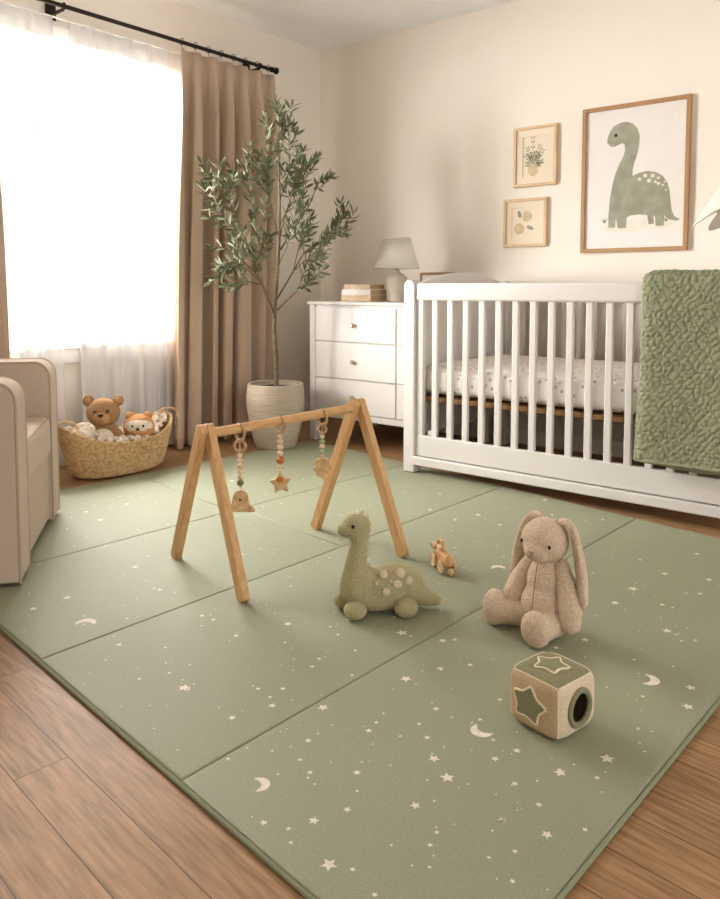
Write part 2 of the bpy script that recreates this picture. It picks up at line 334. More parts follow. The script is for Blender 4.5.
POT_ART= [(-2.1, 1.639), (-2.101, 1.695), (-2.068, 1.636), (-2.1, 1.602)] ;POT_SPRIGS= [(-2.101, 1.825), (-2.055, 1.777), (-2.138, 1.771), (-2.15, 1.729), (-2.147, 1.675), (-2.054, 1.724), (-2.037, 1.683), (-2.053, 1.666), (-2.118, 1.726), (-2.081, 1.741), (-2.036, 1.75)]
FRUIT_ART= [(-2.134, 1.369), (-2.184, 1.297), (-2.183, 1.383), (-2.113, 1.301)]
STARS= [(-1.727, 1.126, 0.0079), (-1.418, 1.096, 0.0141), (-2.116, 1.205, 0.0121), (-2.119, 1.1, 0.0117), (-1.47, 1.496, 0.0112), (-1.317, 1.532, 0.0054), (-1.396, 1.409, 0.0053), (-1.267, 1.4, 0.0063), (-1.253, 1.359, 0.0062), (-1.28, 1.202, 0.0058), (-1.235, 1.239, 0.007), (-1.202, 1.171, 0.009), (-1.108, 1.237, 0.0123), (-1.048, 1.124, 0.0072), (-0.973, 1.231, 0.0074), (-1.19, 1.651, 0.0149), (-1.078, 1.681, 0.0106), (-1.038, 1.457, 0.0132), (-1.001, 1.55, 0.0098), (-0.909, 1.392, 0.0078), (-0.863, 1.288, 0.0073), (-0.812, 1.237, 0.011), (-0.759, 1.203, 0.0134), (-0.903, 1.106, 0.0077), (-0.974, 1.049, 0.0058), (-0.696, 1.365, 0.0081), (-0.717, 1.313, 0.008), (-0.544, 1.454, 0.0139), (-0.598, 1.353, 0.0116), (-0.65, 1.268, 0.0066), (-0.62, 1.163, 0.0079), (-0.543, 1.18, 0.0094), (-0.588, 1.242, 0.0064), (-0.567, 1.11, 0.005), (-0.497, 1.233, 0.0052), (-0.536, 1.383, 0.0057), (-0.877, 0.954, 0.0097), (-0.788, 0.893, 0.013), (-0.85, 1.013, 0.0072), (-0.942, 0.895, 0.007), (-0.761, 1.099, 0.0091), (-0.871, 0.89, 0.0042), (-0.811, 2.352, 0.0156), (-0.814, 2.211, 0.0119), (-0.634, 2.117, 0.0123), (-0.774, 2.543, 0.0115), (-0.747, 2.808, 0.0106), (-0.495, 1.844, 0.0117), (-0.476, 1.754, 0.0123), (-0.647, 2.579, 0.0112), (-0.637, 2.442, 0.0092), (-0.827, 1.833, 0.0078), (-0.787, 1.924, 0.0107), (-1.157, 2.987, 0.0081), (-0.882, 2.622, 0.0069), (-0.701, 2.285, 0.0074), (-1.235, 1.082, 0.0087), (-1.141, 1.076, 0.0063), (-1.017, 1.066, 0.005), (-1.949, 1.42, 0.0093), (-2.177, 1.488, 0.0118), (-1.653, 1.382, 0.0071), (-1.527, 1.355, 0.0081), (-1.698, 1.379, 0.0071), (-2.734, 1.71, 0.0121), (-2.848, 1.913, 0.0108), (-2.879, 1.735, 0.0104), (-2.795, 2.466, 0.0121), (-2.177, 3.551, 0.0109), (-2.128, 3.187, 0.0101), (-1.584, 2.729, 0.0124), (-1.621, 2.611, 0.0101), (-1.778, 2.664, 0.0105), (-1.883, 2.903, 0.0091), (-1.468, 3.111, 0.0132), (-1.347, 2.921, 0.0103), (-1.347, 3.315, 0.0113), (-1.448, 2.667, 0.0099), (-0.858, 1.692, 0.0087), (-0.954, 1.613, 0.0075), (-0.817, 1.515, 0.0068), (-0.811, 1.416, 0.0054), (-1.278, 1.865, 0.0075), (-1.056, 1.706, 0.008)]
MOONS= [(-1.914, 1.145, 0.028, 129), (-1.024, 0.962, 0.0208, 50), (-0.787, 1.382, 0.0244, -100), (-0.585, 1.818, 0.0263, 12), (-1.225, 2.247, 0.0234, 129)]
def panel_quad(x0, x1, t0=0, t1=1):
    B = [Vector(p) for p in ((-3.35, 1.141), (-2.495, 1.039), (-1.814, .957), (-1.15, .878), (-.489, .799))]
    T = [Vector(p) for p in ((-3.172, 3.448), (-2.336, 3.309), (-1.725, 3.207), (-1.061, 3.097), (-.374, 2.982))]
    return [B[x0].lerp(T[x0], t0), B[x1].lerp(T[x1], t0), B[x1].lerp(T[x1], t1), B[x0].lerp(T[x0], t1)]
def inside(q, p):
    return all((q[(i + 1) % 4] - q[i]).cross(p - q[i]) > .006 for i in range(4))
mat_t = thing('folding_play_mat', 'large sage green folding floor mat printed with pale stars and moons', 'play mat', (-1.8, 2.1, 0))
MT = .0125
random.seed(11)
pnls = [(0, 1, 0, .48), (0, 1, .48, 1), (1, 2, 0, .5), (1, 2, .5, 1), (2, 3, 0, 1), (3, 4, 0, 1)]
smalls = []
for _ in range(900):
    smalls.append((random.uniform(-3.3, -.4), random.uniform(.85, 3.4), random.choice((.0018, .0022, .0026, .0030, .0036, .005))))
for a in pnls:
    q = panel_quad(*a); mb = MB(); c = sum(q, Vector((0, 0))) / 4
    rings = []
    for off, z in ((.0008, .001), (.0008, .008), (.002, .0108), (.005, .0121), (.010, MT)):
        r = []
        for i in range(4):
            p0, p1, p2 = q[i - 1], q[i], q[(i + 1) % 4]
            d1 = (p1 - p0).normalized(); d2 = (p2 - p1).normalized()
            r.append(p1 + (d2 - d1) * off)
        rings.append([(p.x + 1.8, p.y - 2.1, z) for p in r])
    vs = sum(rings, []); fs = [(k * 4 + i, k * 4 + (i + 1) % 4, k * 4 + 4 + (i + 1) % 4, k * 4 + 4 + i) for k in range(4) for i in range(4)]
    fs += [(16, 17, 18, 19), (3, 2, 1, 0)]
    mb.add(vs, fs)
    for x, y, r in STARS + smalls:
        if inside(q, Vector((x, y))) :
            n = 5; rt = random.uniform(0, 6.3)
            if r < .003: pl = [(r * .8 * cos(k * pi / 3 + rt), r * .8 * sin(k * pi / 3 + rt)) for k in range(6)]
            else: pl = star_poly(r * 1.15, r * .52, 5, rt)
            cc = len(mb.v)
            mb.add([(x + 1.8, y - 2.1, MT + .0005)] + [(x + 1.8 + u, y - 2.1 + v, MT + .0005) for u, v in pl], [(0, i + 1, (i + 1) % len(pl) + 1) for i in range(len(pl))], 1)
    for x, y, r, an in MOONS:
        if inside(q, Vector((x, y))):
            a0 = rad(an); n = 14; vs = []
            for i in range(n + 1):
                t = rad(-115 + 230 * i / n); 
                o_ = (cos(t), sin(t)); h = sin(t) / sin(rad(115)); 
                xi = cos(rad(115)) + .62 * (1 - h * h) + .0
                for (u, v) in (o_, (max(xi, cos(rad(115))), h * sin(rad(115)))):
                    vs.append((x + 1.8 + r * (u * cos(a0) - v * sin(a0)), y - 2.1 + r * (u * sin(a0) + v * cos(a0)), MT + .0005))
            mb.add(vs, [(2 * i, 2 * i + 2, 2 * i + 3, 2 * i + 1) for i in range(n)], 1)
    mb.build('mat_panel', ['mat', 'star'], mat_t, ang=50)
qq = panel_quad(0, 4); pts = []
qq = [Vector(p) for p in ((-3.35, 1.141), (-.489, .799), (-.374, 2.982), (-3.172, 3.448))]
for i in range(4):
    p, n = qq[i], qq[(i + 1) % 4]
    for k in range(12): pts.append(p.lerp(n, .004 + .992 * k / 11))
cm = sum(qq, Vector((0, 0))) / 4
MB().tube([(p.x + 1.8 + (p.x - cm.x) * .0025, p.y - 2.1 + (p.y - cm.y) * .0025, .0048) for p in pts], .0048, 8, closed=True).build('edge_piping', 'mat_edge', mat_t)

# ------------------------------------------------------------ crib
CX0, CX1, CY0, CY1 = -2.268, -.66, 3.15, 4.175
cr = thing('crib', 'white painted wooden baby crib with vertical slats', 'crib', (CX0, CY0, 0))
Wd, Dp = CX1 - CX0, CY1 - CY0
def post(x, y, z0, rear=False):
    m = MB(); h = .985
    pr = [(0, z0), (.066, z0), (.066, h - .03), (.058, h - .008), (.04, h), (.02, h - .001), (.006, h - .012), (0, h - .035)]
    m.prism(pr, .066, TR(x, y + .066, 0) @ RX(pi / 2)); m.build('post', 'white', cr, mods=[('bev', .006, 3)])
post(0, 0, .0135); post(0, Dp - .066, .0); post(Wd - .066, 0, 0); post(Wd - .066, Dp - .066, 0)
def endpanel(x):
    y0, y1 = .066, Dp - .066; n = 28; pl = [(y0, .2), (y1, .2)]
    for i in range(n + 1):
        t = 1 - i / n; y = y0 + (y1 - y0) * t
        s = sin(pi * min(1, max(0, (t - .02) / .96))) ** .85
        pl.append((y, .968 + .062 * s))
    # sheet in the y-z plane, extruded along x
    X = TR(x, 0, 0) @ Matrix(((0, 0, 1, 0), (1, 0, 0, 0), (0, 1, 0, 0), (0, 0, 0, 1)))
    MB().prism(pl, .028, X).build('end_panel', 'white', cr, mods=[('bev', .006, 3)])
endpanel(.02); endpanel(Wd - .048)
for y, yy in ((.012, .044), (Dp - .05, Dp - .018)):
    MB().box(.066, Wd - .066, y - .004, yy + .006, .884, .968).build('top_rail', 'white', cr, mods=[('bev', .012, 3)])
    MB().box(.066, Wd - .066, y, yy, .103, .207).build('bottom_rail', 'white', cr, mods=[('bev', .003)])
    MB().box(.066, .108, y + .002, yy - .002, .2, .89).build('stile', 'white', cr, mods=[('bev', .003)])
    MB().box(Wd - .108, Wd - .066, y + .002, yy - .002, .2, .89).build('stile', 'white', cr, mods=[('bev', .003)])
MB().box(.05, Wd - .05, -.004, .044, .055, .0985).build('lower_rail', 'white', cr, mods=[('bev', .005, 3)])
sl0 = MB().box(-.0155, .0155, 0, .020, .2, .89).build('slat', 'white', cr, mods=[('bev', .004, 2)])
first = True
for row, y in (('f', .018), ('b', Dp - .044)):
    for i in range(15):
        x = -2.094 - CX0 + .0875 * i
        if row == 'b': x -= .02
        o = sl0 if first else sl0.copy()
        if not first: COL.objects.link(o)
        o.location = (x, y, 0); first = False
MB().box(.055, Wd - .055, .06, Dp - .06, .375, .398).build('mattress_support', 'slat_base', cr, label='brown plywood mattress support', mods=[('bev', .003)])
def mattress(u, v): pass
mm = MB(); random.seed(2)
def mtf(u, v):
    # closed cushion shell: u around the section in y-z, v along x, puckered sides
    x = -2.205 + 1.48 * v; a = 2 * pi * u; cy, cz, hy, hz = 3.662, .480, .44, .080
    k = 8; c_, s_ = cos(a), sin(a)
    e = .22; yy = cy + hy * math.copysign(abs(c_) ** e, c_); zz = cz + hz * math.copysign(abs(s_) ** .45, s_)
    w_ = noise.noise(Vector((x * 14, zz * 3, 1))) * .010 * (1 if abs(c_) > .6 else .3)
    endf = min(1, min(v, 1 - v) / .03); endf = sqrt(max(0, 1 - (1 - endf) ** 2))
    hzz = .65 + .35 * endf
    return (x, cy + (yy - cy) * (.955 + .045 * endf) - w_ * (1 if yy < cy else -1), cz + (zz - cz) * hzz)
n1, n2 = 64, 120
mm.grid(mtf, n1, n2, cu=True)
V = n2 + 1
mm.f.append(tuple(i * V for i in range(n1))); mm.f.append(tuple(i * V + n2 for i in reversed(range(n1)))); mm.mi += [0, 0]
mm.build('crib_mattress', 'sheet', ang=60, label='thick crib mattress in a white sheet with small grey print, inside the white crib', cat='mattress')

# quilted blanket over the top rail
def vor(u, v, sx, sy, seed):
    gx, gy = u / sx, v / sy; ix, iy = int(math.floor(gx)), int(math.floor(gy)); d = []
    for a in (-1, 0, 1):
        for b in (-1, 0, 1):
            h = math.sin((ix + a) * 127.1 + (iy + b) * 311.7 + seed) * 43758.5453; h -= math.floor(h)
            g = math.sin((ix + a) * 269.5 + (iy + b) * 183.3 + seed) * 43758.5453; g -= math.floor(g)
            d.append(sqrt((gx - ix - a - .15 - .7 * h) ** 2 + (gy - iy - b - .15 - .7 * g) ** 2))
    d.sort(); return d[1] - d[0]
bl = thing('quilted_blanket', 'sage green quilted blanket draped over the right end of the crib rail', 'blanket', (-1.062, 3.16, .99))
path = []
for i in range(12): path.append((.075, -.42 + .40 * i / 11))          # inside the crib, going up
for i in range(9):
    a = pi * i / 8; path.append((.019 + .056 * cos(a), -.02 + .034 * sin(a)))
for i in range(1, 40): path.append((-.037 - .012 * (i / 39), -.02 - .715 * i / 39))
L_ = [0]
for p, q in zip(path, path[1:]): L_.append(L_[-1] + sqrt((p[0] - q[0]) ** 2 + (p[1] - q[1]) ** 2))
def blf(u, v, W=.62, cutoff=1.0, extra=0.0):
    s = v * L_[-1] * cutoff; k = 0
    while k < len(L_) - 2 and L_[k + 1] < s: k += 1
    t = (s - L_[k]) / (L_[k + 1] - L_[k]); p = Vector(path[k]).lerp(Vector(path[k + 1]), t)
    d = (Vector(path[k + 1]) - Vector(path[k])).normalized(); nrm = Vector((d.y, -d.x))
    if d.length == 0: nrm = Vector((-1, 0))
    nrm = -nrm if (nrm.x < 0) != True and p.x < 0 else nrm
    x = u * W
    wx, ws = x + .010 * noise.noise(Vector((x * 16, s * 16, 4))), s + .012 * noise.noise(Vector((x * 14, s * 14, 9)))
    p1, p2 = (wx + .72 * ws), (wx - .72 * ws)
    diag = abs((p1 / .085) % 1 - .5) * 2; diag = min(1, (1 - diag) * 9)
    q_ = 1 - math.exp(-8 * vor(p1, p2, .025, .042, 3)); q2 = 1 - math.exp(-4 * vor(x, s, .014, .020, 9))
    h = .0080 * q_ * (.3 + .7 * diag) + .0036 * q2 + .005 * noise.noise(Vector((x * 9, s * 7, 0))) + .002 * noise.noise(Vector((x * 60, s * 110, 2)))
    front = max(0, (s - .47) / .72)
    out = Vector((-1, 0)) if s > .55 else (Vector((1, 0)) if s < .38 else Vector((p.x - .02, p.y + .02)).normalized())
    P = p + out * h
    ed = max(0, 1 - u / .06)
    xo = x - .012 * front + .004 * sin(s * 9)
    P = P - out * ed * ed * .012
    P.x += -.006 * front * sin(x * 16 + 1) + extra
    return (xo, P.x, P.y)
mb = MB().grid(blf, 130, 300); mb.build('quilt_cover', 'blanket', bl, ang=0, mods=[('solid', .010)])
hem = [blf(u / 40, 1.0) for u in range(41)]
MB().tube([(x, y, z - .003) for x, y, z in hem], .009, 10).build('hem', 'blanket', bl)
hem2 = lambda u, v: (.045 + u * .56, -.020 + .002 * sin(u * 30), -.60 - v * (.155 + .01 * sin(u * 5)))
MB().grid(hem2, 40, 20).build('under_layer', 'blanket', bl, ang=0, mods=[('solid', .012)])

# ------------------------------------------------------------ dresser
dr = thing('dresser', 'white painted chest of drawers left of the crib', 'dresser', (-3.25, 3.52, 0))
DW, DD = .93, .64
MB().box(.015, DW, .008, DD, .16, .842).build('body', 'white', dr, mods=[('bev', .003)])
MB().box(-.012, DW + .01, -.014, DD + .006, .842, .862).build('dresser_top', 'white', dr, mods=[('bev', .005, 3)])
for x in (.0, DW - .045):
    for y in (-.004, DD - .045): MB().box(x, x + .045, y, y + .045, 0, .842).build('leg', 'white', dr, mods=[('bev', .003)])
MB().box(.045, DW - .045, -.002, .012, .155, .192).build('apron', 'white', dr, mods=[('bev', .003)])
for x0, x1 in ((.05, .665), (.672, DW - .05)):
    for z0, z1 in ((.197, .394), (.400, .617), (.623, .828)):
        d = MB().box(x0, x1, -.008, .012, z0, z1).build('drawer', 'white', dr, mods=[('bev', .003, 2)])
        MB().lathe([(.0001, -.026), (.009, -.0255), (.0125, -.02), (.0125, -.014), (.006, -.010), (.005, 0)], 20, X=TR((x0 + x1) / 2, -.008, (z0 + z1) / 2 - .003) @ RX(-pi / 2) @ TR(0, 0, 0)).build('knob', 'brass', d, label='small round brass knob')
# ------------------------------------------------------------ lamp
lp = thing('table_lamp', 'small table lamp with cream pleated shade and pale ceramic base on the dresser', 'lamp', (-2.79, 3.80, .862))
prof = [(.0001, 0), (.048, 0), (.05, .006), (.047, .014), (.052, .05), (.066, .095), (.070, .125), (.064, .15), (.045, .168), (.026, .177), (.019, .186), (.019, .196), (.0001, .197)]
prof = [(r * .95, z * .98) for r, z in prof]
MB().lathe(prof, 40).build('lamp_base', 'lamp_base', lp)
MB().lathe([(.0001, .19), (.013, .19), (.015, .197), (.009, .201), (.009, .235), (.0001, .236)], 20).build('lamp_neck', 'brass', lp)
def shade(u, v):
    a = 2 * pi * u; r = .134 - .052 * v; r += .0022 * (1 if int(u * 160) % 2 else -1) * .8; return (r * cos(a), r * sin(a), .203 + .178 * v)
MB().grid(shade, 160, 1, cu=True).torus((0, 0, .203), .134, .0035, seg=48).torus((0, 0, .381), .082, .0035, seg=48).build('lamp_shade', 'shade', lp, ang=0, mods=[('solid', .002)])
MB().tube([(-.081, 0, .365), (0, 0, .34), (.081, 0, .365)], .002).tube([(0, 0, .23), (0, 0, .342)], .003).build('shade_carrier', 'brass', lp)
# ------------------------------------------------------------ books
def book(x, y, z, w_, d, h, c, label, rz=0, group='books stacked on the dresser'):
    b = thing('book', label, 'book', (x, y, z), rz, group)
    t = .0035
    MB().box(0, w_, 0, d, 0, t).box(0, w_, 0, d, h - t, h).box(0, w_, 0, t, t, h - t).build('cover', c, b, mods=[('bev', .0012)])
    MB().box(.002, w_ - .004, t, d - .004, t + .0002, h - t - .0002).build('pages', 'pages', b)
    return b
book(-3.115, 3.66, .862, .235, .165, .036, 'book_a', 'beige patterned book at the bottom of the left dresser stack')
book(-3.112, 3.658, .8985, .23, .168, .038, 'book_b', 'white patterned book in the middle of the left dresser stack')
book(-3.095, 3.664, .937, .205, .15, .028, 'book_c', 'smaller tan book on top of the left dresser stack')
g2 = 'small books right of the lamp'
book(-2.685, 3.83, .862, .15, .14, .03, 'book_c', 'sand coloured book at the bottom of the small stack right of the lamp', 0, g2)
book(-2.68, 3.83, .8925, .145, .14, .028, 'book_b', 'cream book in the middle of the small stack right of the lamp', 0, g2)
book(-2.675, 3.832, .921, .13, .13, .026, 'book_a', 'pinkish book topping the small stack right of the lamp', 0, g2)
# wooden tray frame leaning behind
tf = thing('small_wood_frame', 'small light wood frame standing on the dresser behind the crib end', 'picture frame', (-2.84, 4.12, .862))
MB().box(0, .27, 0, .016, .165, .181).box(0, .016, 0, .016, 0, .165).box(.254, .27, 0, .016, 0, .165).box(.016, .254, 0, .016, 0, .016).build('frame', 'frame_oak', tf, mods=[('bev', .002)])
MB().box(.016, .254, .006, .012, .016, .165).build('print', 'pages_white', tf)

# ------------------------------------------------------------ pictures
def picture(name, label, x0, x1, z0, z1, fw, fm, mount, group=None):
    t = thing(name, label, 'picture', ((x0 + x1) / 2, WY, (z0 + z1) / 2), 0, group); w2, h2 = (x1 - x0) / 2, (z1 - z0) / 2
    f = MB()
    f.box(-w2, w2, -.024, -.001, h2 - fw, h2).box(-w2, w2, -.024, -.001, -h2, -h2 + fw).box(-w2, -w2 + fw, -.024, -.001, -h2 + fw, h2 - fw).box(w2 - fw, w2, -.024, -.001, -h2 + fw, h2 - fw)
    f.build('frame', fm, t, mods=[('bev', .0015)])
    if mount:
        m_ = mount; MB().box(-w2 + fw, w2 - fw, -.013, -.009, h2 - m_, h2 - fw).box(-w2 + fw, w2 - fw, -.013, -.009, -h2 + fw, -h2 + m_).box(-w2 + fw, -w2 + m_, -.013, -.009, -h2 + m_, h2 - m_).box(w2 - m_, w2 - fw, -.013, -.009, -h2 + m_, h2 - m_).build('mount_board', 'mount', t)
    return t, (x0 + x1) / 2, (z0 + z1) / 2, w2 - fw, h2 - fw
def flat(mb, pts, cx, cz, y, mi): 
    mb.add([(x - cx, y, z - cz) for x, z in pts], [tuple(range(len(pts)))], mi)
def disc(mb, x, z, rx, rz_, cx, cz, y, mi, n=20, rot=0): flat(mb, [(x + rx * cos(2 * pi * k / n) * cos(rot) - rz_ * sin(2 * pi * k / n) * sin(rot), z + rx * cos(2 * pi * k / n) * sin(rot) + rz_ * sin(2 * pi * k / n) * cos(rot)) for k in range(n)], cx, cz, y, mi)
t, cx, cz, w2, h2 = picture('framed_print', 'large oak framed picture of a green long-necked dinosaur above the crib', -1.794, -1.213, 1.142, 1.94, .022, 'frame_oak', 0)
p = MB().box(-w2, w2, -.010, -.004, -h2, h2, 0)
g = DINO_GROUND; disc(p, g[0][0] + .01, g[0][1], .20, .032, cx, cz, -.0103, 1, 40)
flat(p, DINO_ART, cx, cz, -.0106, 2)
for x, z, r in DINO_SPOTS: disc(p, x, z, r, r * .9, cx, cz, -.0109, 3)
disc(p, *DINO_EYE[0], .0075, .0085, cx, cz, -.0109, 4)
for (a, b_) in zip(DINO_MOUTH, DINO_MOUTH[1:]): flat(p, [a, b_, (b_[0], b_[1] - .0025), (a[0], a[1] - .0025)], cx, cz, -.0109, 5)
for gx, gz in DINO_GRASS:
    for k in range(6):
        a = rad(50 + 16 * k); flat(p, [(gx - .002, gz), (gx + .002, gz), (gx + .04 * cos(a), gz + .04 * sin(a))], cx, cz, -.0109, 5)
p.build('print', ['paper', 'art_sand', 'art_green', 'art_cream', 'black', 'art_grass'], t, ang=30)
t, cx, cz, w2, h2 = picture('framed_print', 'small pale framed picture of a potted plant, above the fruit picture', -2.221, -1.948, 1.542, 1.889, .016, 'frame_pale', .055, 'small pale framed prints')
p = MB().box(-w2, w2, -.008, -.004, -h2, h2, 0); c0 = POT_ART[0]
for k, (x, z) in enumerate(POT_SPRIGS):
    bx, bz = c0[0], c0[1] + .03; dx, dz = x - bx, z - bz; l = sqrt(dx * dx + dz * dz); nx, nz = -dz / l * .0016, dx / l * .0016
    flat(p, [(bx + nx, bz + nz), (x + nx * .4, z + nz * .4), (x - nx * .4, z - nz * .4), (bx - nx, bz - nz)], cx, cz, -.0083, 2)
    for q in (.45, .65, .85, 1):
        for s_ in (-1, 1):
            disc(p, bx + dx * q - dz / l * s_ * .008, bz + dz * q + dx / l * s_ * .008, .0085, .0035, cx, cz, -.0085, 2 if q < .8 else 3, 8, atan2(dz, dx) + s_ * .6)
disc(p, c0[0], c0[1] - .002, .033, .036, cx, cz, -.0088, 1, 28)
p.build('print', ['mount', 'art_sand2', 'art_grass', 'art_green'], t, ang=30)
t, cx, cz, w2, h2 = picture('framed_print', 'small pale framed picture of two fruits, below the potted plant picture', -2.282, -2.004, 1.189, 1.474, .016, 'frame_pale', .05, 'small pale framed prints')
p = MB().box(-w2, w2, -.008, -.004, -h2, h2, 0); F_ = FRUIT_ART
disc(p, *F_[2], .022, .012, cx, cz, -.0083, 2, 14, 1.9); disc(p, *F_[3], .024, .012, cx, cz, -.0083, 2, 14, -.4)
disc(p, *F_[0], .033, .033, cx, cz, -.0085, 1, 28); disc(p, *F_[1], .035, .033, cx, cz, -.0087, 1, 28)
p.build('print', ['mount', 'art_sand2', 'art_green'], t, ang=30)

# ------------------------------------------------------------ curtains
RZ_ = 2.352; RXx = -3.645
rod = thing('curtain_rod', 'dark bronze curtain rod with end caps above the window', 'curtain rod', (RXx, 0, RZ_))
MB().tube([(0, .55, 0), (0, 3.59, 0)], .0115, 14).build('rod_tube', 'rod', rod)
for y, s_ in ((3.59, 1), (.55, -1)):
    MB().lathe([(.0001, 0), (.018, 0), (.018, .012), (.013, .016), (.013, .03), (.021, .036), (.022, .05), (.016, .056), (.0001, .057)], 20, X=TR(0, y, 0) @ RX(-pi / 2 * s_)).build('end_cap', 'rod', rod)
for y in (2.145, 3.49, .75):
    MB().box(-.13, -.122, y - .028, y + .028, -.04, .04).box(-.12, -.005, y - .007, y + .007, -.022, -.010).torus((0, y, 0), .015, .005, RX(pi / 2), 16, 8).build('bracket', 'rod', rod, mods=[('bev', .001)])
def drape(name, label, y0, y1, yt0, yt1, folds, amp, m, ztop, zbot, x, n=200, nz=30, seed=0, pinch=True, thick=.003, group=None, cat='curtain'):
    t = thing(name, label, cat, (x, (y0 + y1) / 2, zbot), 0, group); random.seed(seed); ym = (y0 + y1) / 2
    ph = [random.uniform(-.5, .5) for _ in range(folds + 2)]; am = [random.uniform(.75, 1.15) for _ in range(folds + 2)]
    def f(u, v):
        z = ztop + (zbot - ztop) * v
        e = v ** .8
        a, b = yt0 + (y0 - yt0) * e, yt1 + (y1 - yt1) * e
        s = u * folds; k = int(min(folds - 1, s)); fr = s - k; A = am[k] * (1 - fr) + am[k + 1] * fr; P = ph[k] * (1 - fr) + ph[k + 1] * fr
        top = max(0, 1 - v / .12)
        wv = cos(2 * pi * (s + P * .5 * v)) ; sharp = math.copysign(abs(wv) ** .75, wv)
        xx = amp * A * sharp * (.55 + .45 * min(1, v * 6)) + amp * .25 * sin(2 * pi * s * 2.3 + v * 2.5 + seed) * v
        if pinch: xx = xx * (1 - top * .35)
        yy = a + (b - a) * u + amp * .35 * sin(4 * pi * (s + P)) * min(1, v * 2) * (b - a > 0)
        return (xx, yy - ym, z - zbot)
    MB().grid(f, n, nz).build('fabric_panel', m, t, ang=0, mods=[('solid', thick)] if thick else [])
    return t, f
d1, f1 = drape('drape', 'taupe floor-length drape gathered at the right side of the window', 2.765, 3.56, 2.86, 3.60, 6, .056, 'curtain', 2.315, .012, RXx, 260, 34, 3)
d2, f2 = drape('drape', 'taupe drape at the left edge of the window behind the armchair', 1.30, 1.805, 1.26, 1.735, 4, .05, 'curtain', 2.315, .012, RXx, 160, 30, 8)
for k in range(8):
    y = 2.875 + k * .098; rg = MB().torus((0, 0, 0), .0185, .0022, RX(pi / 2), 20, 6).tube([(0, 0, -.018), (0, 0, -.030), (.004, 0, -.034)], .0015, 6)
    o = rg.build('curtain_ring', 'rod', d1, loc=(0, y - (2.765 + 3.56) / 2, RZ_ - .012 + .003))
SX = -3.74
drape('sheer_curtain', 'sheer white voile curtain left of the gap, beside the armchair', 1.08, 2.155, 1.06, 2.13, 8, .026, 'voile', 2.315, .02, SX, 280, 20, 5, False, 0, 'sheer window curtains')
drape('sheer_curtain', 'sheer white voile curtain right of the gap, hanging behind the toy basket', 2.245, 2.93, 2.215, 2.95, 6, .026, 'voile', 2.315, .02, SX, 220, 20, 6, False, 0, 'sheer window curtains')
MB().tube([(SX, .9, 2.32), (SX, 3.0, 2.32)], .005, 8).build('sheer_rod', 'white_trim', label='thin white rod holding the sheer curtains under the dark rod', cat='curtain rod')

# ------------------------------------------------------------ potted olive tree
tr = thing('potted_olive_tree', 'tall olive tree in a ribbed beige pot between drape and dresser', 'potted tree', (-3.22, 3.185, 0))
pp = []; H_ = .385
for i in range(61):
    t_ = i / 60; z = H_ * t_; r = .112 + .062 * (1 - (1 - t_) ** 2.2) - .012 * max(0, t_ - .75) / .25
    if t_ < .04: r -= .01 * (1 - t_ / .04)
    if t_ < .93: r += .0012 * sin(t_ * 150)
    pp.append((r, z))
rt = pp[-1][0]; pp = [(.0001, 0)] + pp + [(rt - .006, H_ + .003), (rt - .014, H_), (rt - .016, H_ - .04), (.0001, H_ - .04)]
MB().lathe(pp, 64).build('pot', 'ceramic_pot', tr)
MB().grid(lambda u, v: ((rt - .017) * v * cos(2 * pi * u), (rt - .017) * v * sin(2 * pi * u), H_ - .028 + .006 * noise.noise(Vector((v * 9 * cos(2 * pi * u), v * 9 * sin(2 * pi * u), 0)))), 40, 10, cu=True).build('soil', 'soil', tr, ang=0)
RV = Vector((.777, .629, 0)); FV = Vector((-.629, .777, 0))
def tp(px, py, dv=0):                # lateral / height / depth offsets of a point of the tree
    k = (4.48 + dv) / 4.48
    return RV * (((275 + (px - 275) * .88 - 360) * k + 85) / 172) + FV * dv + Vector((0, 0, .95 + (287 - py) / 172 * k))
random.seed(21)
wd = MB(); lf = MB()
trunk = [tp(276, 388), tp(276, 360, .01), tp(274, 330), tp(276, 300, -.01), tp(279, 270), tp(281, 240), tp(282, 200), tp(281, 160), tp(281, 135), tp(282, 120)]
wd.tube(trunk, [.013, .0125, .011, .0095, .008, .0065, .005, .004, .003, .0015], 8)
MB().tube([Vector((0, 0, H_ - .045)) + Vector((trunk[0].x, trunk[0].y, 0)), trunk[0]], [.016, .013], 8).build('trunk_foot', 'bark', tr)
